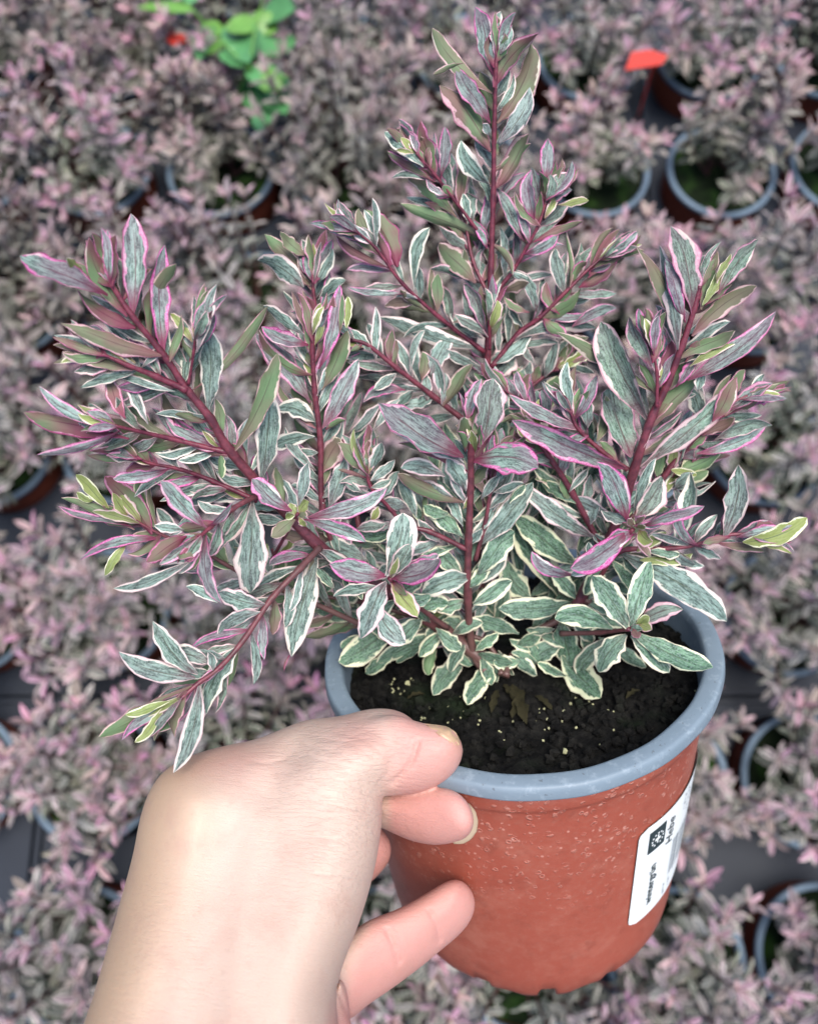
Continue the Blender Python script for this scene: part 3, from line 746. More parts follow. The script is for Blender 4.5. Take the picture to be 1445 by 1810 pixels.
# ================================================================== BRANCHES AND LEAVES (u, v, distance) with stem radius in photo pixels
BR = {
 'L':  ([(885, 1192, .2785), (880, 1165, .284), (850, 1130, .286), (800, 1120, .284)], 7, 6, 1.0),
 'LR': ([(893, 1195, .278), (905, 1160, .284), (950, 1115, .284), (1010, 1085, .281), (1040, 1060, .275)], 9, 9, 1.0),
 'M1': ([(858, 1188, .281), (835, 1150, .284), (826, 1050, .272), (828, 950, .262), (831, 860, .254), (832, 800, .247), (834, 770, .243)], 11, 8, .35),
 'M1b': ([(840, 990, .266), (858, 920, .260), (868, 860, .256), (880, 820, .254)], 6, 4, .2),
 'M2': ([(868, 1185, .283), (850, 1140, .290), (850, 900, .287), (858, 720, .283), (862, 610, .277), (867, 480, .270), (871, 350, .262), (873, 230, .254), (876, 120, .247), (878, 95, .246)], 12, 4, .1),
 'D1': ([(862, 432, .268), (800, 350, .262), (765, 305, .257), (735, 270, .254)], 5, 3, 0),
 'D1b': ([(862, 520, .271), (835, 460, .270), (818, 380, .268), (790, 330, .267)], 5, 3, 0),
 'D2': ([(855, 622, .275), (775, 560, .268), (710, 500, .261), (665, 440, .256), (625, 405, .253)], 6, 3, 0),
 'D3': ([(822, 745, .274), (765, 700, .270), (700, 650, .264), (650, 610, .260), (618, 600, .258)], 8, 4, .1),
 'D4': ([(865, 618, .272), (864, 580, .268), (862, 560, .266)], 4, 3, 0),
 'E1': ([(880, 512, .270), (905, 480, .268), (930, 438, .265), (952, 395, .262), (966, 350, .260)], 6, 3, 0),
 'E2': ([(868, 650, .277), (915, 590, .274), (955, 560, .271), (1000, 515, .268), (1040, 475, .266), (1070, 450, .265)], 7, 3, 0),
 'E3': ([(868, 740, .282), (920, 700, .280), (955, 670, .279), (985, 650, .278)], 6, 3, .1),
 'E4': ([(1058, 960, .270), (1010, 870, .264), (975, 815, .260), (950, 780, .258)], 9, 6, .1),
 'E5': ([(1108, 830, .257), (1060, 795, .255), (1020, 757, .252), (1008, 725, .250)], 7, 4, .1),
 'E6': ([(985, 760, .264), (930, 715, .262), (890, 690, .262)], 5, 3, 0),
 'F':  ([(1010, 1085, .278), (1055, 1000, .272), (1098, 900, .264), (1120, 830, .257), (1150, 740, .250), (1178, 680, .246), (1205, 610, .241), (1226, 545, .237), (1236, 505, .235)], 15, 6, .15),
 'F1': ([(1160, 720, .247), (1160, 660, .243), (1152, 615, .241)], 5, 3, 0),
 'F2': ([(1150, 880, .266), (1185, 825, .263), (1240, 760, .259), (1290, 715, .257), (1320, 700, .256)], 9, 4, .1),
 'F3': ([(1110, 920, .270), (1170, 860, .268), (1200, 830, .267), (1235, 810, .266)], 6, 3, .3),
 'G':  ([(1050, 1035, .262), (1085, 980, .252), (1118, 935, .243)], 7, 5, .2),
 'H':  ([(1080, 985, .262), (1110, 971, .260), (1190, 969, .256), (1250, 958, .253), (1290, 945, .251), (1330, 945, .250)], 7, 4, .1),
 'HG': ([(1060, 1000, .268), (1090, 978, .266), (1100, 975, .265)], 5, 4, .3),
 'I':  ([(990, 1120, .274), (1060, 1118, .264), (1112, 1112, .252)], 7, 5, .5),
 'B1': ([(856, 1168, .284), (800, 1125, .284), (690, 1050, .270), (600, 990, .258), (560, 962, .252), (480, 880, .242), (405, 795, .230), (372, 740, .224), (328, 685, .219), (290, 628, .214), (235, 560, .208), (195, 500, .204)], 20, 6, .2),
 'B1a': ([(330, 690, .219), (275, 665, .215), (225, 645, .211), (180, 625, .208)], 10, 4, 0),
 'B1b': ([(333, 680, .218), (342, 625, .214), (345, 590, .212)], 4, 3, 0),
 'B1c': ([(404, 800, .230), (300, 775, .224), (200, 752, .214)], 8, 4, 0),
 'B1d': ([(455, 885, .240), (375, 850, .236), (320, 830, .232), (262, 818, .228), (240, 805, .226)], 7, 3, 0),
 'B1e': ([(460, 873, .238), (410, 900, .232), (372, 932, .226), (352, 950, .222)], 8, 5, .2),
 'B1f': ([(640, 1105, .270), (540, 1060, .262), (440, 1020, .254), (350, 970, .247), (285, 945, .242), (240, 920, .239)], 8, 3, .6),
 'B2': ([(565, 968, .251), (530, 1005, .245), (480, 1058, .240), (430, 1132, .234), (388, 1180, .230), (350, 1208, .227), (320, 1235, .225)], 9, 5, .35),
 'K':  ([(480, 990, .262), (505, 945, .246), (526, 908, .234)], 5, 4, 0),
 'C':  ([(660, 1090, .272), (600, 985, .266), (570, 900, .262), (566, 780, .256), (556, 690, .251), (552, 620, .247), (552, 590, .245)], 9, 6, .15),
 'C2': ([(640, 960, .275), (590, 700, .272), (560, 560, .268), (552, 490, .265)], 7, 4, .1),
 'N1': ([(826, 972, .264), (760, 940, .261), (715, 928, .260), (690, 900, .258), (655, 860, .254), (648, 830, .252)], 7, 4, .1),
 'J':  ([(790, 1110, .278), (730, 1065, .262), (688, 1022, .246)], 7, 5, .2),
 'X':  ([(830, 1140, .288), (700, 1080, .282), (560, 1050, .278), (500, 1020, .276), (480, 970, .274)], 6, 4, .5),
}
LF = """
B1: 235 560 232 378 48 p 8; 290 622 284 434 38 p -8; 270 605 322 470 30 u -34 -4; 225 560 148 425 38 r -8 -6; 190 522 33 463 44 p 8 -6; 240 580 135 520 30 r -8 -8; 292 628 112 560 34 u -14 -14; 152 495 118 455 20 y 0 -8; 205 500 190 435 16 g; 340 690 468 536 24 u 20; 368 728 374 578 46 g 2 3; 405 808 490 625 34 u 14 -8; 461 850 478 675 46 g 4 5; 440 838 478 775 20 g; 432 838 416 782 18 r 0 -3; 440 842 428 785 14 r; 402 795 305 745 34 p -6 4; 370 745 312 725 16 r; 385 790 360 760 14 y; 392 800 395 845 16 G; 445 880 433 1047 58 g -6 -2; 560 985 512 1160 54 g 4 -2; 600 1000 545 950 24 g 0 6; 648 990 572 958 34 g 0 4; 300 640 330 560 18 u; 215 535 260 470 18 r 0 4; 560 970 640 1010 26 g 0 6; 620 1010 668 1060 24 b 0 6; 690 1055 640 1010 22 b 0 5; 700 1060 648 1105 32 b 4 -2 -4; 745 1095 700 1142 36 b 4 -2 -4; 785 1118 738 1158 32 b 4 -2 -4; 690 1050 745 1022 30 b 4 -2 -4; 730 1080 790 1062 32 b -4 -2 -4; 650 1025 700 992 28 g 4 -2 -4; 610 1000 628 1055 26 b 4 -2 -4; 770 1110 812 1150 30 b 0 -2 -4; 760 1100 720 1060 26 b 0 -2 -4; 800 1120 850 1095 26 b 0 -2 -3; 820 1140 790 1185 26 b 0 -2 -3; 850 1160 870 1210 26 b 0 -1 -3; 845 1155 905 1175 24 b 0 -1 -3; 840 1150 880 1120 22 b 0 -1 -3
B1a: 320 687 132 612 24 u 6 -6; 245 648 96 592 24 g 6; 240 642 182 585 24 y; 225 640 128 582 16 y; 310 692 203 654 16 g -6 2; 240 650 160 608 18 y; 235 655 110 628 26 u 4 -4; 250 650 300 600 18 g 0 4
B1b: 348 622 371 500 30 g 4; 340 605 303 553 22 y; 335 640 352 565 18 r; 345 600 350 560 14 y; 342 640 318 580 16 u
B1c: 402 806 165 738 42 u -14 -6; 228 775 40 738 34 r 6 -4; 182 755 66 690 26 p -6; 215 760 66 802 20 p -12; 222 740 196 662 32 r -8; 262 750 224 672 24 g; 300 770 240 730 20 u; 380 790 290 752 26 p 0 5
B1d: 268 824 214 768 28 r 4; 242 814 170 788 24 p; 320 832 262 785 32 g 6; 355 846 322 792 28 u 4; 300 828 200 842 26 p -6; 265 822 218 800 16 y; 378 858 335 868 14 g; 400 865 335 880 22 v 6; 240 812 195 780 18 r; 330 838 250 850 18 u 0 3; 430 882 395 862 18 y
B1e: 365 933 288 847 40 p -6 -3; 365 945 382 1068 30 p 12 -3; 352 945 316 988 34 r 0 -3; 330 948 262 997 34 r 6 -2; 325 937 272 930 24 g; 340 990 205 1049 26 g -6 3; 385 1065 330 1035 24 g 4 4; 372 930 410 890 16 p; 355 955 340 1010 22 u 0 3
B1f: 268 945 184 843 42 r 10 -4; 193 898 139 836 24 L; 165 885 137 869 16 L; 238 936 110 878 22 u 6; 232 930 102 906 16 p; 280 952 142 984 22 p 12; 222 964 188 1018 20 L; 273 932 240 840 22 G -6; 278 934 257 845 12 u; 230 915 200 870 26 y; 403 995 362 942 34 G; 420 1005 365 985 18 G; 500 1045 438 1000 24 G; 480 1035 500 975 26 G; 285 945 230 985 20 u; 300 950 350 905 20 g 0 4
B2: 427 1138 357 1257 42 g 12; 350 1192 275 1094 38 g -16 -2; 345 1198 208 1162 42 g -8 1; 372 1172 285 1145 36 g 4 3; 340 1212 172 1297 38 u -10 -2; 352 1212 310 1367 38 g -12 -3; 330 1220 303 1300 30 u 8; 290 1250 245 1316 20 L; 300 1240 225 1270 18 L; 312 1240 210 1300 24 p 4; 468 1068 388 1044 38 g -8; 465 1082 380 1122 30 g 12; 376 1185 372 1152 20 g; 395 1180 350 1215 16 p; 480 1058 455 1085 16 g; 345 1215 330 1330 22 v -4; 400 1165 345 1150 20 g 0 3; 512 1158 502 1186 5 r 4
K: 516 903 452 840 38 p -14; 528 893 537 816 28 g; 545 914 686 871 36 p 8; 538 918 648 953 32 p -4; 505 925 447 918 26 g 4; 522 918 482 952 30 u; 528 908 545 886 26 y; 524 912 512 890 20 y; 528 914 540 930 16 y; 520 905 505 915 18 L
C: 548 712 449 592 48 p 10; 552 663 456 586 30 r -22 -3; 545 610 462 578 32 p -10; 538 592 468 538 26 g; 553 640 541 513 28 r; 556 642 592 525 28 r 4 -3; 563 652 600 503 32 p 10; 568 690 612 583 34 u 6 -3; 570 757 632 633 40 p 4; 553 726 512 690 24 u; 558 757 481 678 20 u -6; 556 745 491 716 36 g 8; 556 772 472 797 32 g 10; 558 832 496 762 22 g -4; 568 838 602 776 42 u; 582 896 615 806 34 g; 612 580 618 525 18 L; 600 590 605 520 14 u; 555 650 520 600 20 u 0 4; 563 700 545 640 20 y; 575 760 610 740 16 r; 562 800 520 800 20 g 0 4; 570 880 610 840 24 g 0 4; 572 890 520 850 22 g 0 5; 590 960 560 900 22 b 0 5; 556 610 570 560 16 y; 560 700 585 640 16 g 0 3; 570 860 590 800 24 u
C2: 551 512 468 414 32 u 8; 536 508 459 454 44 g 8 3; 540 452 494 411 26 u; 547 484 536 422 24 v; 552 488 572 404 26 r; 556 502 588 424 28 p; 562 500 593 442 24 g; 563 530 606 490 26 g; 548 505 520 470 20 u 0 3; 555 480 556 430 16 y; 590 690 640 620 24 g 0 3; 585 680 620 640 20 u; 560 560 600 545 22 u
N1: 642 832 602 778 32 u; 648 832 648 778 20 r; 655 838 680 785 26 g; 650 846 597 830 9 r; 655 862 692 850 20 g; 630 935 682 930 26 v; 655 920 668 895 20 y; 722 900 670 885 28 g; 735 915 702 845 28 g; 745 918 752 860 12 u; 780 960 735 920 24 g; 700 925 640 930 24 v; 655 850 625 790 20 u; 655 850 700 815 24 g 0 3; 720 920 690 980 22 g 0 4; 668 885 700 830 24 g 4 2; 640 870 610 850 18 g; 651 838 655 790 14 y
J: 682 1018 715 908 60 g 6; 684 1018 583 994 46 p -8; 682 1028 643 1132 48 g 8 -4; 665 1036 588 1047 26 g; 690 1018 725 962 34 v 4 -5; 692 1022 780 996 50 p 10 -3; 692 1030 741 1088 36 y 4 -3; 693 1028 720 1052 20 r 0 -6; 662 1068 712 1140 46 g 6 2; 715 1000 775 985 24 p 0 2; 690 1022 705 985 18 y 0 -6; 640 1060 620 1010 22 b 0 5; 700 1060 760 1060 26 b 0 5; 590 1040 560 1005 20 b 0 6
M1: 818 808 671 707 58 p -14 -5; 846 790 860 668 58 v 12 -4; 825 742 846 668 30 p; 835 815 950 820 60 p -12 -6; 838 806 818 738 34 u -4 -6; 822 798 812 762 16 r 0 -8; 845 795 848 752 18 r 0 -7; 840 800 835 760 18 y 0 -7; 818 818 700 757 44 g 8; 827 834 706 778 24 r 8 -3; 786 842 710 820 34 g 6 2; 822 868 785 812 36 g 6; 822 888 703 836 30 u -8 -4; 826 862 862 820 26 u; 845 964 938 850 42 g 8 -3; 850 882 882 840 22 g; 872 870 922 848 20 g; 816 948 756 898 36 b; 792 908 748 896 26 b; 818 960 848 930 20 g 10 -3; 815 1016 758 962 34 b; 832 1020 745 1050 44 g 8 -4; 845 1015 900 935 46 b; 836 1068 897 1018 38 b 6; 842 1032 895 975 28 g 8; 818 900 830 875 14 y; 820 1000 850 930 24 b; 830 1060 790 1010 26 b; 825 1040 860 1000 26 b; 818 930 790 870 24 g 0 3; 800 880 740 850 26 g 0 4; 820 1060 770 1075 30 b
M1b: 862 900 905 860 24 g; 858 890 850 835 18 u; 872 862 895 815 20 g; 866 880 830 840 16 u; 855 935 880 880 22 g 0 2; 868 850 875 812 16 r; 900 890 930 860 16 b
M2: 871 132 847 10 38 p; 879 105 873 21 24 v; 884 95 905 48 26 g; 872 155 953 60 34 r -16 -3; 870 165 762 51 32 u -14 -3; 866 218 798 128 36 p 6 2; 818 112 767 136 12 u 6; 878 218 948 82 46 u 10 -3; 866 268 784 146 46 u 6 -3; 882 252 942 158 36 g 8; 864 240 855 218 18 g; 864 326 805 256 36 g -4; 876 332 928 234 36 u 8 -2; 880 275 878 230 16 u; 872 120 862 60 22 r; 876 110 895 60 20 r; 866 330 880 290 14 u; 860 440 840 400 16 p; 866 470 850 420 14 u 0 4
D1: 778 316 785 224 26 p 6; 768 318 733 217 34 r 6 -2; 748 295 679 234 28 g; 740 282 708 243 18 y; 768 322 680 276 20 r 4; 806 384 720 307 32 u 6; 812 368 824 284 26 u -4; 828 395 820 342 22 g; 862 428 704 368 28 u 10 -3; 750 290 720 245 18 r; 790 345 750 320 16 p; 730 270 700 262 12 y; 760 300 755 260 14 r; 862 430 906 486 16 u -14 -4; 800 350 780 330 20 r
D1b: 820 446 769 394 26 u 6; 840 500 770 436 42 u 6 -2; 825 440 760 350 24 r 8; 818 400 740 320 20 v 6; 812 390 800 350 18 r; 850 500 880 450 20 u 0 3; 838 480 820 440 16 u; 800 345 770 300 16 r; 845 490 845 440 14 v
D2: 702 472 648 370 48 r 8 -2; 694 468 594 388 28 r 4; 688 474 591 424 20 r; 665 435 663 350 18 g; 658 432 622 400 26 g; 732 512 746 401 28 g -8; 772 552 768 484 28 u 4; 722 518 614 510 14 p -8; 852 617 671 554 34 g -10 -2; 852 598 793 558 20 g; 752 548 706 514 18 u; 700 480 640 400 20 v; 740 530 700 520 12 g; 800 570 840 560 14 u; 820 600 770 580 18 u 0 2; 690 470 665 410 22 r
D3: 850 648 780 616 22 g -4; 762 662 796 594 36 g -4 4; 725 657 744 582 16 g -8; 745 672 752 622 28 u; 692 642 698 582 20 r -8; 664 637 674 543 22 g -6; 656 622 620 584 24 g; 648 612 610 598 18 y; 755 708 750 655 22 g; 782 718 824 638 28 u 6; 716 690 640 702 26 p 10; 614 768 668 708 22 g 8 3; 700 660 660 690 24 g 0 3; 730 690 700 720 24 g 0 3; 768 700 730 720 26 g 0 3; 690 650 700 600 16 u; 780 715 790 660 24 g 0 3; 640 608 618 620 14 r; 660 760 700 700 22 g 0 6; 620 780 650 740 20 b 0 6
D4: 858 592 828 499 26 v 4 -3; 862 552 880 500 24 g -4; 866 582 882 532 22 y 0 -4; 858 574 858 538 18 y; 862 596 800 560 24 v 6 -2; 868 560 872 520 14 r
E1: 926 426 884 329 28 p -4; 944 388 927 303 30 p; 962 320 965 244 30 p 4; 966 346 998 302 34 v; 955 400 902 345 20 u -6 -3; 962 386 985 342 18 y; 985 362 1038 348 18 y 4; 942 428 1032 395 18 r -8; 924 450 988 415 26 p 6; 888 512 932 494 26 u; 950 400 960 340 18 r; 972 352 1025 300 18 r; 935 430 915 370 20 p; 970 360 990 330 16 r; 900 480 940 500 18 g 0 3
E2: 1040 485 1090 402 16 r -4; 1038 492 1112 438 26 r -6; 1022 508 1094 456 28 r 6; 998 522 976 440 30 g; 1006 508 990 404 10 u 10; 948 562 1030 520 28 u 8; 988 555 965 498 22 r -10; 905 602 1050 572 34 g -16; 1010 578 1086 540 26 p -6; 948 552 918 474 24 g 6; 935 552 888 526 16 u -6; 868 644 942 584 28 g 8; 1010 505 1030 460 16 r; 1055 462 1100 415 14 y; 960 560 1000 590 26 r; 975 545 1012 505 18 r; 925 580 900 540 16 g 0 3; 1040 480 1080 470 14 p; 990 600 1040 600 16 u
E3: 962 666 984 597 26 g 4; 988 652 1050 620 24 L; 1002 648 1050 660 16 g; 870 668 912 628 52 g -8 -2; 916 692 925 652 24 g; 940 682 950 645 20 r; 948 646 918 602 18 g; 966 724 985 665 36 G; 926 726 908 670 20 p; 870 700 910 680 30 g; 940 690 900 640 20 u 0 2; 980 660 1000 610 18 u; 900 710 870 680 22 b; 950 690 1000 690 20 g; 870 720 910 740 24 b
E4: 958 798 926 742 50 G; 986 832 984 768 28 v; 1002 882 996 840 30 G; 1050 950 922 850 38 g -12 -3; 1082 922 1006 878 30 g 6 -2; 1005 870 1040 830 18 g; 990 840 1010 790 24 p; 970 815 930 800 26 g 0 3; 1040 930 1060 870 22 g 0 3; 1020 890 960 850 26 b 0 5; 1045 940 1075 960 20 g; 960 800 900 800 26 p 0 4
E5: 1107 828 907 736 44 p -10 -3; 1032 762 898 700 28 p -6; 1012 748 998 677 32 v -6; 1010 722 992 642 26 g; 1014 742 1052 662 26 p 6; 1038 756 1030 698 30 g; 1054 780 1074 700 30 u 8; 1012 742 1020 685 16 r; 1010 735 980 690 20 r; 1080 800 1040 800 22 g 0 3; 1040 770 1000 780 22 p 0 3; 1090 815 1060 780 18 u; 1012 735 1040 690 16 u
E6: 930 715 905 660 20 p; 925 712 930 660 22 r; 900 695 870 650 22 g; 950 740 900 750 22 v; 960 740 960 690 24 p; 980 756 940 780 26 g 0 2; 900 700 880 730 26 g
F: 1222 558 1193 399 48 v 8; 1202 595 1130 434 32 u 12 -3; 1197 618 1162 435 34 g 8 3; 1210 570 1182 455 28 p; 1238 548 1258 448 28 u; 1232 542 1244 452 18 r; 1268 520 1334 421 34 v -4; 1255 522 1302 462 26 y; 1265 500 1296 452 16 y; 1222 594 1336 505 34 u -12 -3; 1196 636 1302 594 30 u -8 -4; 1218 648 1298 602 24 y -4 -2; 1214 672 1374 556 38 p 10; 1194 684 1222 638 22 p; 1144 742 1060 570 58 v -6; 1165 700 984 584 30 u 4 -4; 1115 808 1072 688 58 v; 1145 760 1236 672 40 u -10 -6; 1132 826 1298 678 42 v 10 -2; 1258 745 1292 662 34 r 10; 1232 692 1244 655 24 g; 1098 900 1150 850 26 g 0 4; 1210 640 1230 600 18 r; 1160 740 1200 680 20 u 0 3; 1226 560 1210 490 20 r; 1245 540 1290 500 22 r; 1130 800 1150 740 18 g 0 3; 1100 880 1075 800 26 g 0 5; 1070 960 1110 900 26 b 0 5; 1236 530 1230 460 20 r; 1240 540 1270 480 16 L
F1: 1150 648 1107 563 32 v; 1152 642 1160 585 22 r; 1164 668 1190 603 26 r 4; 1168 684 1176 646 18 y; 1160 690 1186 622 22 p; 1152 620 1150 580 16 y; 1158 700 1130 640 20 u; 1155 640 1175 590 16 r
F2: 1285 726 1358 669 32 p 6; 1268 742 1398 682 16 r -6; 1262 778 1360 742 30 v -8; 1230 802 1354 755 28 p 8; 1240 740 1222 680 34 g 0 3; 1202 832 1275 798 40 G; 1182 832 1192 788 26 y; 1160 842 1172 790 24 G; 1200 822 1206 762 30 g; 1192 862 1222 832 22 g; 1210 800 1250 770 24 r; 1280 735 1330 690 20 y; 1240 765 1280 700 26 r; 1290 720 1340 710 16 u; 1215 800 1180 760 24 v 0 3; 1185 830 1230 840 20 L 0 3; 1240 770 1300 745 24 u
F3: 1170 890 1252 846 14 g; 1180 905 1268 858 12 g; 1200 850 1250 830 26 G; 1160 880 1200 830 20 L; 1150 880 1180 840 24 g; 1130 900 1160 830 22 g; 1190 860 1210 890 18 g; 1205 838 1245 800 24 b; 1180 860 1240 870 14 g; 1140 900 1180 900 20 u
G: 1108 920 1065 812 48 p 4; 1122 915 1168 843 46 v 6; 1118 908 1152 808 22 g 0 4; 1136 930 1246 904 26 p -8 -3; 1112 938 1010 1008 48 p -6 -2; 1120 945 1068 964 36 p 6 -3; 1130 935 1152 958 30 y 6 -3; 1120 928 1108 918 18 r 0 -5; 1122 928 1138 912 20 r 0 -5; 1118 935 1100 925 14 r 0 -5; 1124 932 1140 930 16 y 0 -5; 1085 970 1012 1022 30 g 4; 1110 925 1060 905 26 g 0 4; 1120 940 1150 985 20 u 0 4; 1060 1010 1035 960 24 g 0 3; 1015 1016 935 986 28 p -10 -2; 1120 930 1175 925 18 p 0 2
H: 1278 950 1307 822 44 g 10; 1312 958 1426 920 36 L 10; 1262 958 1350 968 20 u 4; 1240 968 1200 884 22 p -26 -3; 1192 962 1232 838 38 g 4 3; 1288 948 1288 902 26 r; 1290 950 1240 960 18 r; 1130 990 1222 992 24 L; 1125 975 1178 944 24 L; 1140 975 1200 985 20 b; 1190 975 1225 1000 22 g; 1300 950 1400 935 22 p -4 -2; 1220 965 1150 940 18 g 0 3; 1270 955 1300 910 20 r
HG: 1094 978 1287 1091 56 g -10; 1100 985 1140 1030 26 b; 1080 990 1130 1050 26 b; 1060 1000 1030 1050 30 b
I: 1110 1114 1046 1018 52 b 6; 1116 1104 1150 994 46 b -4; 1128 1102 1204 1072 36 v -6 -2; 1116 1116 1256 1184 46 b 8 -2; 1114 1124 1180 1190 38 b -4; 1106 1122 1056 1186 50 b 6 -2; 1082 1112 984 1082 44 b 8; 1128 1102 1152 1112 24 y 0 -3; 1125 1108 1145 1088 20 L 0 -4; 1118 1112 1128 1128 18 r 0 -5; 1110 1110 1135 1115 18 v 0 -4; 1100 1110 1080 1060 24 b 0 5
L: 820 1096 749 1120 38 b -6; 790 1075 746 1104 28 L 4; 916 1120 832 1092 32 b; 834 1074 888 1084 28 b; 858 1144 808 1150 28 b 8; 822 1165 760 1224 44 b 4; 868 1172 820 1242 38 b; 770 1145 754 1192 26 G; 870 1170 876 1206 14 b; 918 1168 872 1172 30 b; 905 1150 950 1192 28 b 4; 700 1150 648 1192 28 b; 790 1122 664 1170 36 b 6; 702 1112 604 1178 54 b 6 -3; 625 1052 562 1070 34 b; 640 1108 556 1120 34 u 8; 700 1100 640 1080 30 b; 760 1130 700 1170 26 b; 880 1150 905 1195 14 b; 840 1150 850 1190 18 b; 790 1140 830 1180 20 b; 740 1110 700 1060 26 b; 830 1120 790 1090 30 b; 820 1120 850 1090 24 b; 650 1120 600 1140 24 b
LR: 996 1138 938 1168 42 b 6; 990 1098 1012 1178 56 b; 992 1158 1066 1228 56 b 8 -3; 1066 1130 1014 1188 36 b; 1000 1195 950 1170 20 b; 1008 1066 880 1072 44 b -8 -2; 985 1052 903 926 62 b 8 -2; 1016 996 915 905 50 b -8; 1002 1056 950 985 42 b; 936 1056 890 998 50 b -6; 950 1172 905 1150 16 b; 980 1112 930 1118 18 b; 912 1140 955 1120 26 b; 1010 1085 1050 1130 26 b; 940 1110 980 1060 28 b; 950 1120 1000 1140 28 b; 900 1130 940 1150 22 b; 1040 1060 1060 1010 30 b; 930 1120 960 1180 22 b; 1020 1060 980 1010 34 b; 880 1090 850 1040 26 b; 920 1080 870 1050 30 b; 1050 1050 1100 1075 28 b; 1020 1090 1040 1160 26 b
X: 540 1045 485 1015 12 L; 500 1020 545 960 36 G 6; 478 1005 468 962 16 L; 600 1062 555 1050 26 G; 560 1050 600 1010 28 b; 590 1070 640 1040 34 b; 640 1085 560 1075 34 b; 520 1035 560 1080 20 G; 480 990 520 950 16 L; 700 1080 740 1030 30 b; 640 1080 690 1130 30 b; 760 1110 800 1060 34 b; 540 1050 500 1080 24 b; 680 1080 620 1100 26 b; 500 1025 450 1030 22 G
"""
AP = math.pi
def poly_near(pts, u, v):
    best = (1e9, 0)
    for (a, b, c), (d, e, f) in zip(pts[:-1], pts[1:]):
        l2 = (d-a)**2+(e-b)**2; t = max(0, min(1, ((u-a)*(d-a)+(v-b)*(e-b))/l2)); x, y = a+t*(d-a), b+t*(e-b)
        q = (u-x)**2+(v-y)**2
        if q < best[0]: best = (q, c+t*(f-c))
    return best[1]
def clamp_d(u, v, d):
    z0 = plane_depth(u, v, 0.0)
    p = P(u, v, z0)-PC; r_ = np.linalg.norm(p)
    if r_ < .054: return min(d, plane_depth(u, v, .0075)-.001)
    if r_ < .068: return min(d, z0-.0025)
    return d
lr = random.Random(77)
def traced_leaf(Lv, br, bu, bv, tu, tv, wpx, style, bow=0.0, dz=None, deep=0.0):
    pts = BR[br][0]
    d0 = poly_near(pts, bu, bv)+lr.uniform(-.0012, .0012)
    pk, yg, gr, sd = ST[style]
    pk = min(1, max(0, pk+lr.uniform(-.22, .15))); gr = min(1, max(0, gr+lr.uniform(-.15, .15)))
    if br in ('LR', 'L', 'I', 'X') and style == 'b': pk *= .6
    Lpx = math.hypot(tu-bu, tv-bv)
    if dz is None: dz = lr.uniform(-3.5, 2.0) if sd else lr.uniform(-2.0, 3.5)
    d1 = d0+dz*.001
    du, dv = (tu-bu)/max(Lpx, 1), (tv-bv)/max(Lpx, 1)
    side2 = (-dv, du)
    swing = -lr.uniform(.02, .17)*Lpx/FPX*d0     # arch of the blade towards the light
    if sd: swing = -swing*.6
    def pix(t):
        k = 4*t*(1-t)*bow*0.8 + hook*max(0, t-.6)**2*6.25*min(1, Lpx/90)
        u, v = bu+(tu-bu)*t+side2[0]*k, bv+(tv-bv)*t+side2[1]*k
        d = d0+(d1-d0)*t+4*t*(1-t)*swing*1.2+hz*max(0, t-.5)**2*4*min(1, Lpx/110)
        return u, v, clamp_d(u, v, d+deep)
    cache = {}; hook = lr.uniform(-13, 13); hz = lr.uniform(-.004, .002)
    def spine(t):
        k = round(t, 4)
        if k not in cache: cache[k] = P(*pix(t))
        return cache[k]
    roll = lr.uniform(-.6, .6); twist = lr.uniform(-.9, .9)
    if wpx < 18: roll *= 1.5
    W = wpx*.5/FPX*d0/max(.6, math.cos(roll))*(.90 if style == 'b' or wpx >= 34 else .84)
    fr = {}
    def frame(t):
        k = round(t, 4)
        if k in fr: return fr[k]
        tg = unit(spine(min(1, t+.04))-spine(max(0, t-.04)))
        view = unit(-spine(t))
        s0 = unit(np.cross(tg, view)); n0 = np.cross(s0, tg)          # n0 points to the lens
        rl = roll+twist*(t-.45)
        s1 = s0*math.cos(rl)+n0*math.sin(rl); n1 = np.cross(s1, tg)
        if sd: n1 = -n1; s1 = -s1
        fr[k] = (s1, n1); return fr[k]
    if style in ('b',): a, b = lr.uniform(.75, 1.0), lr.uniform(.48, .68)
    elif style in ('G', 'L'): a, b = .70, .55
    else: a, b = lr.uniform(.85, 1.2), lr.uniform(.62, .98)
    fold = lr.uniform(.08, .60) if style in 'bg' else lr.uniform(.15, .95); curl = lr.uniform(0, .45)
    seed = lr.uniform(0, 40)
    kn = (pk, yg*lr.uniform(.8, 1), gr)
    Lv.add(lambda t: c2w(spine(t)), lambda t: RM @ frame(t)[0], lambda t: RM @ frame(t)[1], W, kn, seed, NS=14, fold=fold,
           a=a, b=b, thick=.00035, wavy=lr.uniform(.04, .16), curl=curl)
leafsets = {k: Leaves() for k in BR}
for line in LF.strip().splitlines():
    br, rest = line.split(':', 1)
    for ent in rest.split(';'):
        q = ent.split()
        if not q: continue
        bu, bv, tu, tv, wp = map(float, q[:5]); stl = q[5]
        bow = float(q[6]) if len(q) > 6 else lr.uniform(-5, 5)
        dz = float(q[7]) if len(q) > 7 else None
        deep = float(q[8])*.001 if len(q) > 8 else 0.0
        traced_leaf(leafsets[br], br, bu, bv, tu, tv, wp, stl, bow, dz, deep)
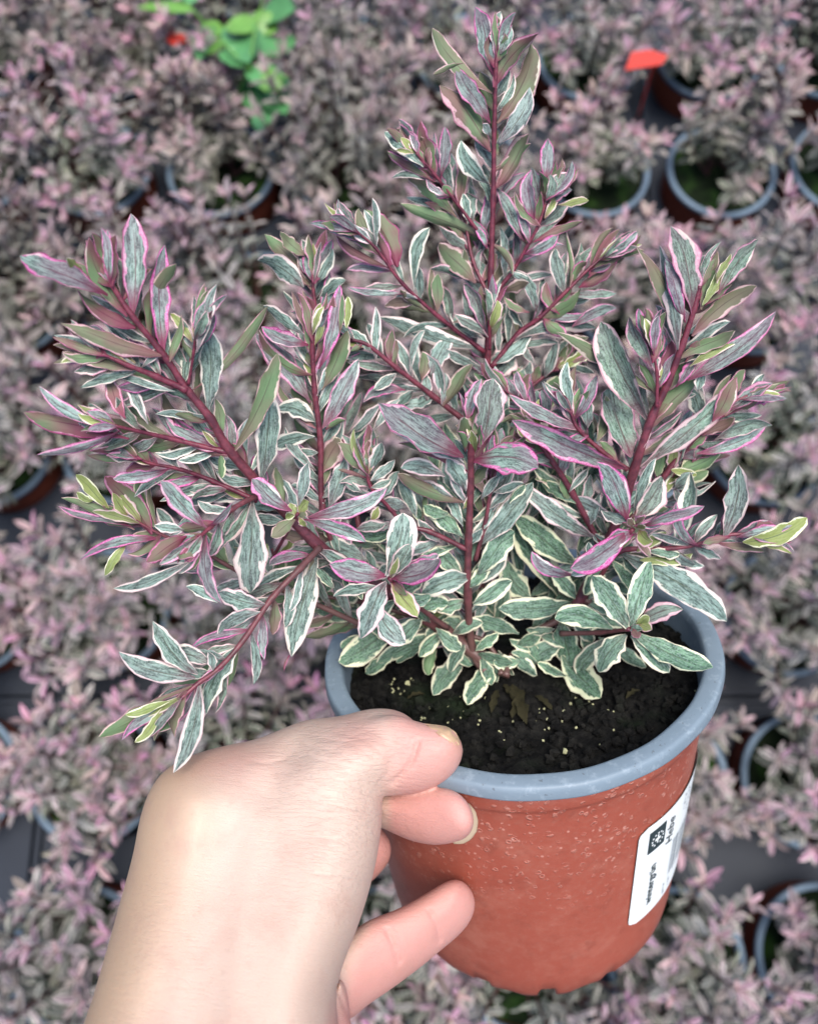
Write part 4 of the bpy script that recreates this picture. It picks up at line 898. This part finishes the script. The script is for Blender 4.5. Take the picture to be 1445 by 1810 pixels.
# leaf pairs on the far side of every shoot and the tight leaf bunches at the shoot tips
xr = random.Random(21)
for br, (pts, r0_, r1_, age_) in BR.items():
    if br in ('L', 'LR', 'X', 'I', 'J', 'K', 'G', 'HG'): continue
    segs = [(a, b, math.hypot(b[0]-a[0], b[1]-a[1])) for a, b in zip(pts[:-1], pts[1:])]
    tot = sum(q[2] for q in segs); x = 18 if br not in ('M2', 'F', 'B1', 'C', 'C2') else 60
    sgn = 1
    while x < tot-6:
        y = x
        for a, b, l in segs:
            if y <= l: break
            y -= l
        u, v = a[0]+(b[0]-a[0])*y/l, a[1]+(b[1]-a[1])*y/l; dd = a[2]+(b[2]-a[2])*y/l
        ang = math.atan2(b[1]-a[1], b[0]-a[0]); sc_ = .255/dd
        near = max(0, 1-(tot-x)/130.)
        for sg in (1, -1):
            th = ang+sg*xr.uniform(.38, .85)*(1-.35*near); Ln = xr.uniform(62, 105)*sc_*(1-.25*near)
            if br in ('H', 'B1', 'M2') : Ln *= .85
            stl = xr.choice('ggbg' if near < .1 and (br in ('M1', 'D3', 'E3', 'E4', 'F3', 'N1', 'X') ) else 'ggpuv') if near < .5 else xr.choice('rpvpug')
            traced_leaf(leafsets[br], br, u, v, u+Ln*math.cos(th), v+Ln*math.sin(th), xr.uniform(17, 27)*sc_, stl, xr.uniform(-8, 8), xr.uniform(-3, 6), xr.uniform(.002, .006))
        x += xr.uniform(26, 40)*sc_
    a, b = pts[-2], pts[-1]; ang = math.atan2(b[1]-a[1], b[0]-a[0]); sc_ = .255/b[2]
    for k in range(9):
        th = ang+xr.uniform(-.55, .55); Ln = xr.uniform(38, 80)*sc_; o_ = xr.uniform(0, 16)
        traced_leaf(leafsets[br], br, b[0]-o_*math.cos(ang), b[1]-o_*math.sin(ang), b[0]+Ln*math.cos(th), b[1]+Ln*math.sin(th), xr.uniform(13, 22)*sc_,
                    xr.choice('rrppvyur'), xr.uniform(-6, 6), xr.uniform(-4, 5), xr.uniform(-.001, .003))
# dense inner growth near the crown, behind the traced leaves
fr_ = random.Random(9)
for k in range(150):
    cu, cv = fr_.uniform(660, 1080), fr_.uniform(820, 1135)
    if cv < 960 and cu < 760: continue
    a = math.atan2(cv-1150, cu-870)+fr_.uniform(-.8, .8); Ln = fr_.uniform(55, 100)
    br = 'X' if cu < 850 else 'LR'
    traced_leaf(leafsets[br], br, cu, cv, cu+Ln*math.cos(a), cv+Ln*math.sin(a), fr_.uniform(24, 38), fr_.choice('bbbg'), fr_.uniform(-8, 8), fr_.uniform(-4, 4), fr_.uniform(.001, .008))
for k, (pts, r0, r1, age) in BR.items():
    n = len(pts); wp, rad = [], []
    for i, (u, v, d) in enumerate(pts):
        if i and k in ('L',): d = clamp_d(u, v, d)
        f_ = i/(n-1); wp.append(c2w(P(u, v, d))); rad.append((r0+(r1-r0)*f_)*.67/FPX*d)
    V, Fc = tube(wp, rad, 12)
    m = len(V)//12
    ages = [min(1, max(0, age*2.2*(1-(i//12)/m)+ (age if age >= .9 else 0))) for i in range(len(V))]
    crown = c2w(P(870, 1180, .283))
    ages = [max(a_, min(1, max(0, 1.25-np.linalg.norm(np.array(v_)-crown)/.040))) for a_, v_ in zip(ages, V)]
    o = mesh_obj('branch', V, Fc, M_STEM, ROOT, True, {'age': ages}, origin=BASE)
    leafsets[k].build('foliage', o, BASE)

# ================================================================== HAND
def hand():
    DU, DD = 3.4, .0008
    us = np.arange(-70, 870, DU); vs = np.arange(1235, 2300, DU); ds = np.arange(.146, .298, DD)
    U, Vv = np.meshgrid(us, vs, indexing='ij')
    def sdist(poly):
        p = np.array(poly, float)
        # Chaikin smoothing
        for _ in range(2):
            q = np.roll(p, -1, 0); p = np.stack([p*.75+q*.25, p*.25+q*.75], 1).reshape(-1, 2)
        best = np.full(U.shape, 1e9); ins = np.zeros(U.shape, bool)
        n = len(p)
        for i in range(n):
            a, b = p[i], p[(i+1) % n]; e = b-a; l2 = max(e @ e, 1e-9)
            t = np.clip(((U-a[0])*e[0]+(Vv-a[1])*e[1])/l2, 0, 1)
            best = np.minimum(best, np.hypot(U-a[0]-t*e[0], Vv-a[1]-t*e[1]))
            c = (a[1] > Vv) != (b[1] > Vv)
            with np.errstate(divide='ignore', invalid='ignore'):
                xi = (b[0]-a[0])*(Vv-a[1])/(b[1]-a[1] if b[1] != a[1] else 1e-9)+a[0]
            ins ^= (c & (U < xi))
        return np.where(ins, best, -best)
    def comp(poly, zc, Tm, Rr):
        d = sdist(poly)
        rho = 1-np.minimum(d, Rr)/Rr
        # soften the plateau start
        return d, rho, zc, Tm
    def gauss(x, y, sx, sy, ang=0):
        c, s_ = math.cos(ang), math.sin(ang); X = (U-x)*c+(Vv-y)*s_; Y = -(U-x)*s_+(Vv-y)*c
        return np.exp(-(X/sx)**2-(Y/sy)**2)
    def seg(x0, y0, x1, y1, wdt):
        l2 = (x1-x0)**2+(y1-y0)**2; t = np.clip(((U-x0)*(x1-x0)+(Vv-y0)*(y1-y0))/l2, 0, 1)
        return np.exp(-(np.hypot(U-x0-t*(x1-x0), Vv-y0-t*(y1-y0))/wdt)**2)
    def curve(pts, wdt):
        r_ = np.zeros(U.shape)
        for a, b in zip(pts[:-1], pts[1:]): r_ = np.maximum(r_, seg(*a, *b, wdt))
        return r_
    palm = [(30, 2275), (-30, 2240), (10, 2120), (88, 1950), (150, 1810), (183, 1700), (211, 1600), (236, 1510), (246, 1450), (262, 1400), (288, 1362), (335, 1335), (395, 1318), (450, 1308),
            (490, 1292), (540, 1271), (600, 1267), (655, 1251), (705, 1254), (740, 1280), (745, 1315), (728, 1352), (700, 1385), (676, 1398), (676, 1412), (673, 1480), (657, 1560),
            (632, 1640), (607, 1700), (592, 1760), (600, 1830), (625, 1930), (640, 2100), (640, 2240), (590, 2275)]
    zc = .248-(Vv-1300)*.000075
    relief = -.0036*seg(640, 1340, 430, 1900, 130) - .0038*gauss(335, 1405, 75, 85) + .0021*curve([(545, 1290), (500, 1350), (470, 1400)], 34)
    relief += -.0012*seg(330, 1420, 260, 1700, 60) + .0010*gauss(520, 1330, 30, 22, .5)+.0012*gauss(640, 1395, 60, 26, -.5)
    relief += -.0016*gauss(640, 1340, 90, 75)
    relief += -.0007*seg(350, 1420, 300, 1850, 26)-.0006*seg(455, 1430, 400, 1850, 24)
    Tp = .0165+.006/(1+np.exp(-(Vv-1540)/90.))
    comps = []
    dp = sdist(palm); bl = dp.copy()
    for _ in range(100):
        q = np.pad(bl, 1, mode='edge'); bl = (q[:-2, 1:-1]+q[2:, 1:-1]+q[1:-1, :-2]+q[1:-1, 2:]+q[1:-1, 1:-1]*2)/6
    tt = np.clip((dp-14)/70, 0, 1); dp = dp*(1-tt)+bl*tt
    comps.append((dp, 1-np.clip(dp, -1e9, 105.)/105., zc+relief, Tp+.002, 0.0035))
    thumb = [(600, 1290), (690, 1258), (745, 1279), (788, 1283), (806, 1294), (819, 1320), (815, 1346), (798, 1372), (768, 1392), (722, 1405), (672, 1408), (600, 1400)]
    comps.append(comp(thumb, .2368+(U-700)*-.000012, .0098*np.ones(U.shape), 62.0)+(0.0012,))
    index = [(560, 1400), (670, 1396), (720, 1392), (770, 1389), (806, 1397), (829, 1420), (839, 1450), (831, 1476), (808, 1489), (770, 1495), (732, 1489), (700, 1476), (668, 1460), (560, 1450)]
    comps.append(comp(index, .2405-(U-760)*.00011, .0082*np.ones(U.shape), 50.0)+(0.0010,))
    middle = [(560, 1440), (660, 1450), (690, 1482), (692, 1515), (676, 1540), (650, 1565), (600, 1590), (540, 1600)]
    comps.append(comp(middle, .272*np.ones(U.shape), .0080*np.ones(U.shape), 48.0)+(0.0010,))
    low = [(540, 1830), (560, 1720), (600, 1668), (640, 1632), (667, 1620), (705, 1606), (746, 1583), (788, 1557), (810, 1553), (830, 1567), (841, 1594), (834, 1625), (812, 1653), (775, 1683),
           (746, 1708), (698, 1744), (645, 1780), (610, 1812), (560, 1900)]
    comps.append(comp(low, .2440+(U-600)*.00007, .0092*np.ones(U.shape), 56.0)+(0.0014,))
    heel = [(480, 2060), (560, 1800), (590, 1735), (606, 1728), (618, 1770), (622, 1815), (640, 1900), (650, 1990), (620, 2060)]
    comps.append(comp(heel, .228*np.ones(U.shape), .014*np.ones(U.shape), 60.0)+(0.0020,))
    D = ds[None, None, :].astype(np.float32); comps = [tuple(np.asarray(q, np.float32) if not np.isscalar(q) else q for q in c_) for c_ in comps]
    f = None; wts = []
    for (d, rho, zc_, Tm, k) in comps:
        Tm = np.broadcast_to(Tm, U.shape)
        g_ = (np.sqrt(rho[:, :, None]**2+((D-np.broadcast_to(zc_, U.shape)[:, :, None])/Tm[:, :, None])**2)-1)*Tm[:, :, None]
        wts.append(g_.min(axis=2))
        if f is None: f = g_
        else:
            h = np.clip(.5+.5*(f-g_)/k, 0, 1); f = f*(1-h)+g_*h-k*h*(1-h)
    # creases pressed into the side that faces up
    cr = .0010*curve([(738, 1312), (728, 1345), (710, 1368), (694, 1382)], 4.5)+.0003*curve([(722, 1300), (716, 1330), (702, 1350)], 4.0)
    cr += .0009*curve([(684, 1645), (696, 1674), (704, 1700)], 4.5)+.0003*curve([(698, 1640), (708, 1668), (714, 1686)], 4.0)
    cr += .0009*curve([(760, 1612), (772, 1636), (776, 1662)], 4.0)
    cr += .0003*curve([(608, 1712), (618, 1745), (618, 1790)], 4.5)
    cr += .0006*curve([(596, 1745), (606, 1775), (622, 1808)], 4.0)
    wr_l = [((545, 1318), (600, 1330), (655, 1365)), ((540, 1335), (600, 1352), (664, 1398)), ((560, 1305), (620, 1312), (670, 1345)), ((600, 1295), (650, 1310), (690, 1350)),
            ((560, 1372), (620, 1384), (668, 1412)), ((580, 1420), (640, 1432), (668, 1436)), ((560, 1482), (625, 1490), (665, 1488)), ((560, 1545), (610, 1548), (650, 1556)), ((440, 1345), (480, 1350), (505, 1340))]
    for l_ in wr_l: cr += .00030*curve(list(l_), 3.4)
    f = f+cr[:, :, None]
    # ---- surface nets
    nx, ny, nz = f.shape
    ins = f < 0
    c8 = [(i, j, k) for i in (0, 1) for j in (0, 1) for k in (0, 1)]
    def cs(a, o): return a[o[0]:nx-1+o[0], o[1]:ny-1+o[1], o[2]:nz-1+o[2]]
    cnt = sum(cs(ins, o).astype(np.int8) for o in c8)
    act = (cnt > 0) & (cnt < 8)
    idx = np.full(act.shape, -1, np.int64); ids = np.argwhere(act); idx[act] = np.arange(len(ids))
    acc = np.zeros((len(ids), 3)); num = np.zeros(len(ids))
    for o in c8:
        for ax in range(3):
            if o[ax]: continue
            o2 = list(o); o2[ax] = 1
            fa = f[ids[:, 0]+o[0], ids[:, 1]+o[1], ids[:, 2]+o[2]]; fb = f[ids[:, 0]+o2[0], ids[:, 1]+o2[1], ids[:, 2]+o2[2]]
            m = (fa < 0) != (fb < 0); t = np.where(m, fa/np.where(m, fa-fb, 1), 0)
            p = np.array(o, float)[None, :].repeat(len(ids), 0); p[:, ax] += t
            acc[m] += p[m]; num[m] += 1
    pos = ids+acc/num[:, None]
    faces = []
    for ax in range(3):
        sl0 = [slice(1, -1)]*3; sl0[ax] = slice(0, -1)
        A = ins
        a0 = [slice(1, n_-1) for n_ in f.shape]; a0[ax] = slice(0, f.shape[ax]-1); a1 = list(a0); a1[ax] = slice(1, f.shape[ax])
        e = A[tuple(a0)] != A[tuple(a1)]; st_ = A[tuple(a0)]
        loc = np.argwhere(e); sgn = st_[e]
        off = np.array([1, 1, 1]); off[ax] = 0; loc = loc+off
        b, c = [(1, 2), (2, 0), (0, 1)][ax]
        def cell(db, dc):
            q = loc.copy(); q[:, b] += db; q[:, c] += dc; return idx[q[:, 0], q[:, 1], q[:, 2]]
        q4 = np.stack([cell(-1, -1), cell(0, -1), cell(0, 0), cell(-1, 0)], 1)
        q4[~sgn] = q4[~sgn][:, ::-1]; faces.append(q4)
    faces = np.concatenate(faces); faces = faces[(faces >= 0).all(1)]
    # light Laplacian smoothing
    e = np.concatenate([faces[:, [0, 1]], faces[:, [1, 2]], faces[:, [2, 3]], faces[:, [3, 0]]])
    for _ in range(3):
        s_ = np.zeros_like(pos); n_ = np.zeros(len(pos)); np.add.at(s_, e[:, 0], pos[e[:, 1]]); np.add.at(n_, e[:, 0], 1); pos = pos*.5+.5*s_/n_[:, None]
    u = us[0]+pos[:, 0]*DU; v = vs[0]+pos[:, 1]*DU; d = ds[0]+pos[:, 2]*DD
    pts = np.stack([(u-722.5)/FPX*d, (905-v)/FPX*d, -d], 1)
    W = c2w(pts)
    # drop a far-away bottom cap: nothing, the forearm simply runs out of the frame
    def sstep(x, a, b): t = np.clip((x-a)/(b-a), 0, 1); return t*t*(3-2*t)
    red = np.maximum.reduce([sstep(u, 655, 720)*sstep(-v, -1560, -1500)*.75, sstep(u-(v-1700)*-.35, 600, 650)*sstep(v, 1560, 1600)*.9, .55*sstep(u, 690, 740)*(v < 1420), .9*sstep(u, 672, 700)*sstep(v, 1396, 1410)])
    red = np.maximum(red, .45*np.exp(-((u-640)/60)**2-((v-1300)/40)**2))
    red = np.maximum(red, .40*np.exp(-((u-400)/90)**2-((v-1345)/40)**2))
    red = np.where(d > .262, np.maximum(red, .95), red)
    yel = sstep(-(u+(v-1400)*.28), -440, -270)*.9
    yel = np.maximum(yel, .8*np.exp(-((u-812)/16)**2-((v-1318)/22)**2))
    wr = np.clip(np.exp(-((u-610)/110)**2-((v-1370)/120)**2)*1.2+.5*np.exp(-((u-620)/90)**2-((v-1530)/120)**2)+.30*np.exp(-((u-230)/110)**2-((v-1680)/160)**2)+.12, 0, 1)
    tone = np.stack([np.clip(red, 0, 1), yel, wr], 1)
    # frame running with the limb, in mm
    ax_ = unit(np.array([.34, 1.0])); X = (u-500)*d/FPX*1000; Y = (v-1400)*d/FPX*1000
    hc = np.stack([X*ax_[1]+Y*ax_[0], -X*ax_[0]*.35+Y*ax_[1], d*1000*.6], 1)
    org = c2w(P(400, 1800, .225))
    o = mesh_obj('person', W, faces.tolist(), M_SKIN, None, True, {'tone': tone, 'hc': hc}, origin=org)
    o.location = org
    tag(o, 'bare hand and wrist gripping the terracotta pot, thumb over its blue-grey rim', 'person')
    # nails follow the skin surface found in the field
    def front(uu, vv):
        i, j = int(round((uu-us[0])/DU)), int(round((vv-vs[0])/DU)); col = f[i, j]
        n_ = np.nonzero(col < 0)[0]
        return ds[n_[0]] if len(n_) else None
    return o, org, front, f, us, vs, ds
HAND, HORG, front, *_ = hand()
def nail(name, outer, inner, z_out, z_in, mat, thick=.0006, bulge=.0008, follow=False):
    """thin curved slab between two pixel curves"""
    n = 16; m = 6
    def samp(c, t):
        x = t*(len(c)-1); i = min(int(x), len(c)-2); f_ = x-i; return np.array(c[i])*(1-f_)+np.array(c[i+1])*f_
    V = []; Fc = []
    for lay in (0, 1):
        for i in range(n+1):
            a, b = samp(outer, i/n), samp(inner, i/n)
            za = z_out[0]+(z_out[1]-z_out[0])*i/n; zb = z_in[0]+(z_in[1]-z_in[0])*i/n
            for j in range(m+1):
                s_ = j/m; p = a*(1-s_)+b*s_; d = za*(1-s_)+zb*s_
                if follow:
                    fz = front(p[0], p[1]); d = min(d, fz-.0004) if fz else d
                d = d-bulge*math.sin(math.pi*s_)*math.sin(math.pi*i/n)+lay*thick
                V.append(c2w(P(p[0], p[1], d)))
    N = (n+1)*(m+1)
    for i in range(n):
        for j in range(m):
            a = i*(m+1)+j; Fc.append([a, a+1, a+m+2, a+m+1]); Fc.append([N+a, N+a+m+1, N+a+m+2, N+a+1])
    bd = [i*(m+1) for i in range(n+1)]+[n*(m+1)+j for j in range(1, m+1)]+[i*(m+1)+m for i in range(n-1, -1, -1)]+[j for j in range(m-1, 0, -1)]
    for a, b in zip(bd, bd[1:]+bd[:1]): Fc.append([a, b, N+b, N+a])
    return mesh_obj(name, V, Fc, mat, HAND, True, origin=HORG)
nail('thumb_nail', [(750, 1279), (772, 1281), (790, 1284), (804, 1293), (812, 1306), (813, 1316)], [(756, 1284), (768, 1293), (780, 1303), (792, 1311), (802, 1316), (811, 1318)],
     (.2345, .2335), (.2345, .2335), M_NAIL, .0006, .0004, True)
nail('finger_nail', [(829, 1420), (840, 1433), (845, 1452), (842, 1470), (832, 1484), (818, 1492), (802, 1492)], [(826, 1420), (829, 1436), (830, 1450), (826, 1464), (818, 1476), (808, 1483), (798, 1486)],
     (.2350, .2350), (.2335, .2345), M_NAIL2, .0006, .0002)
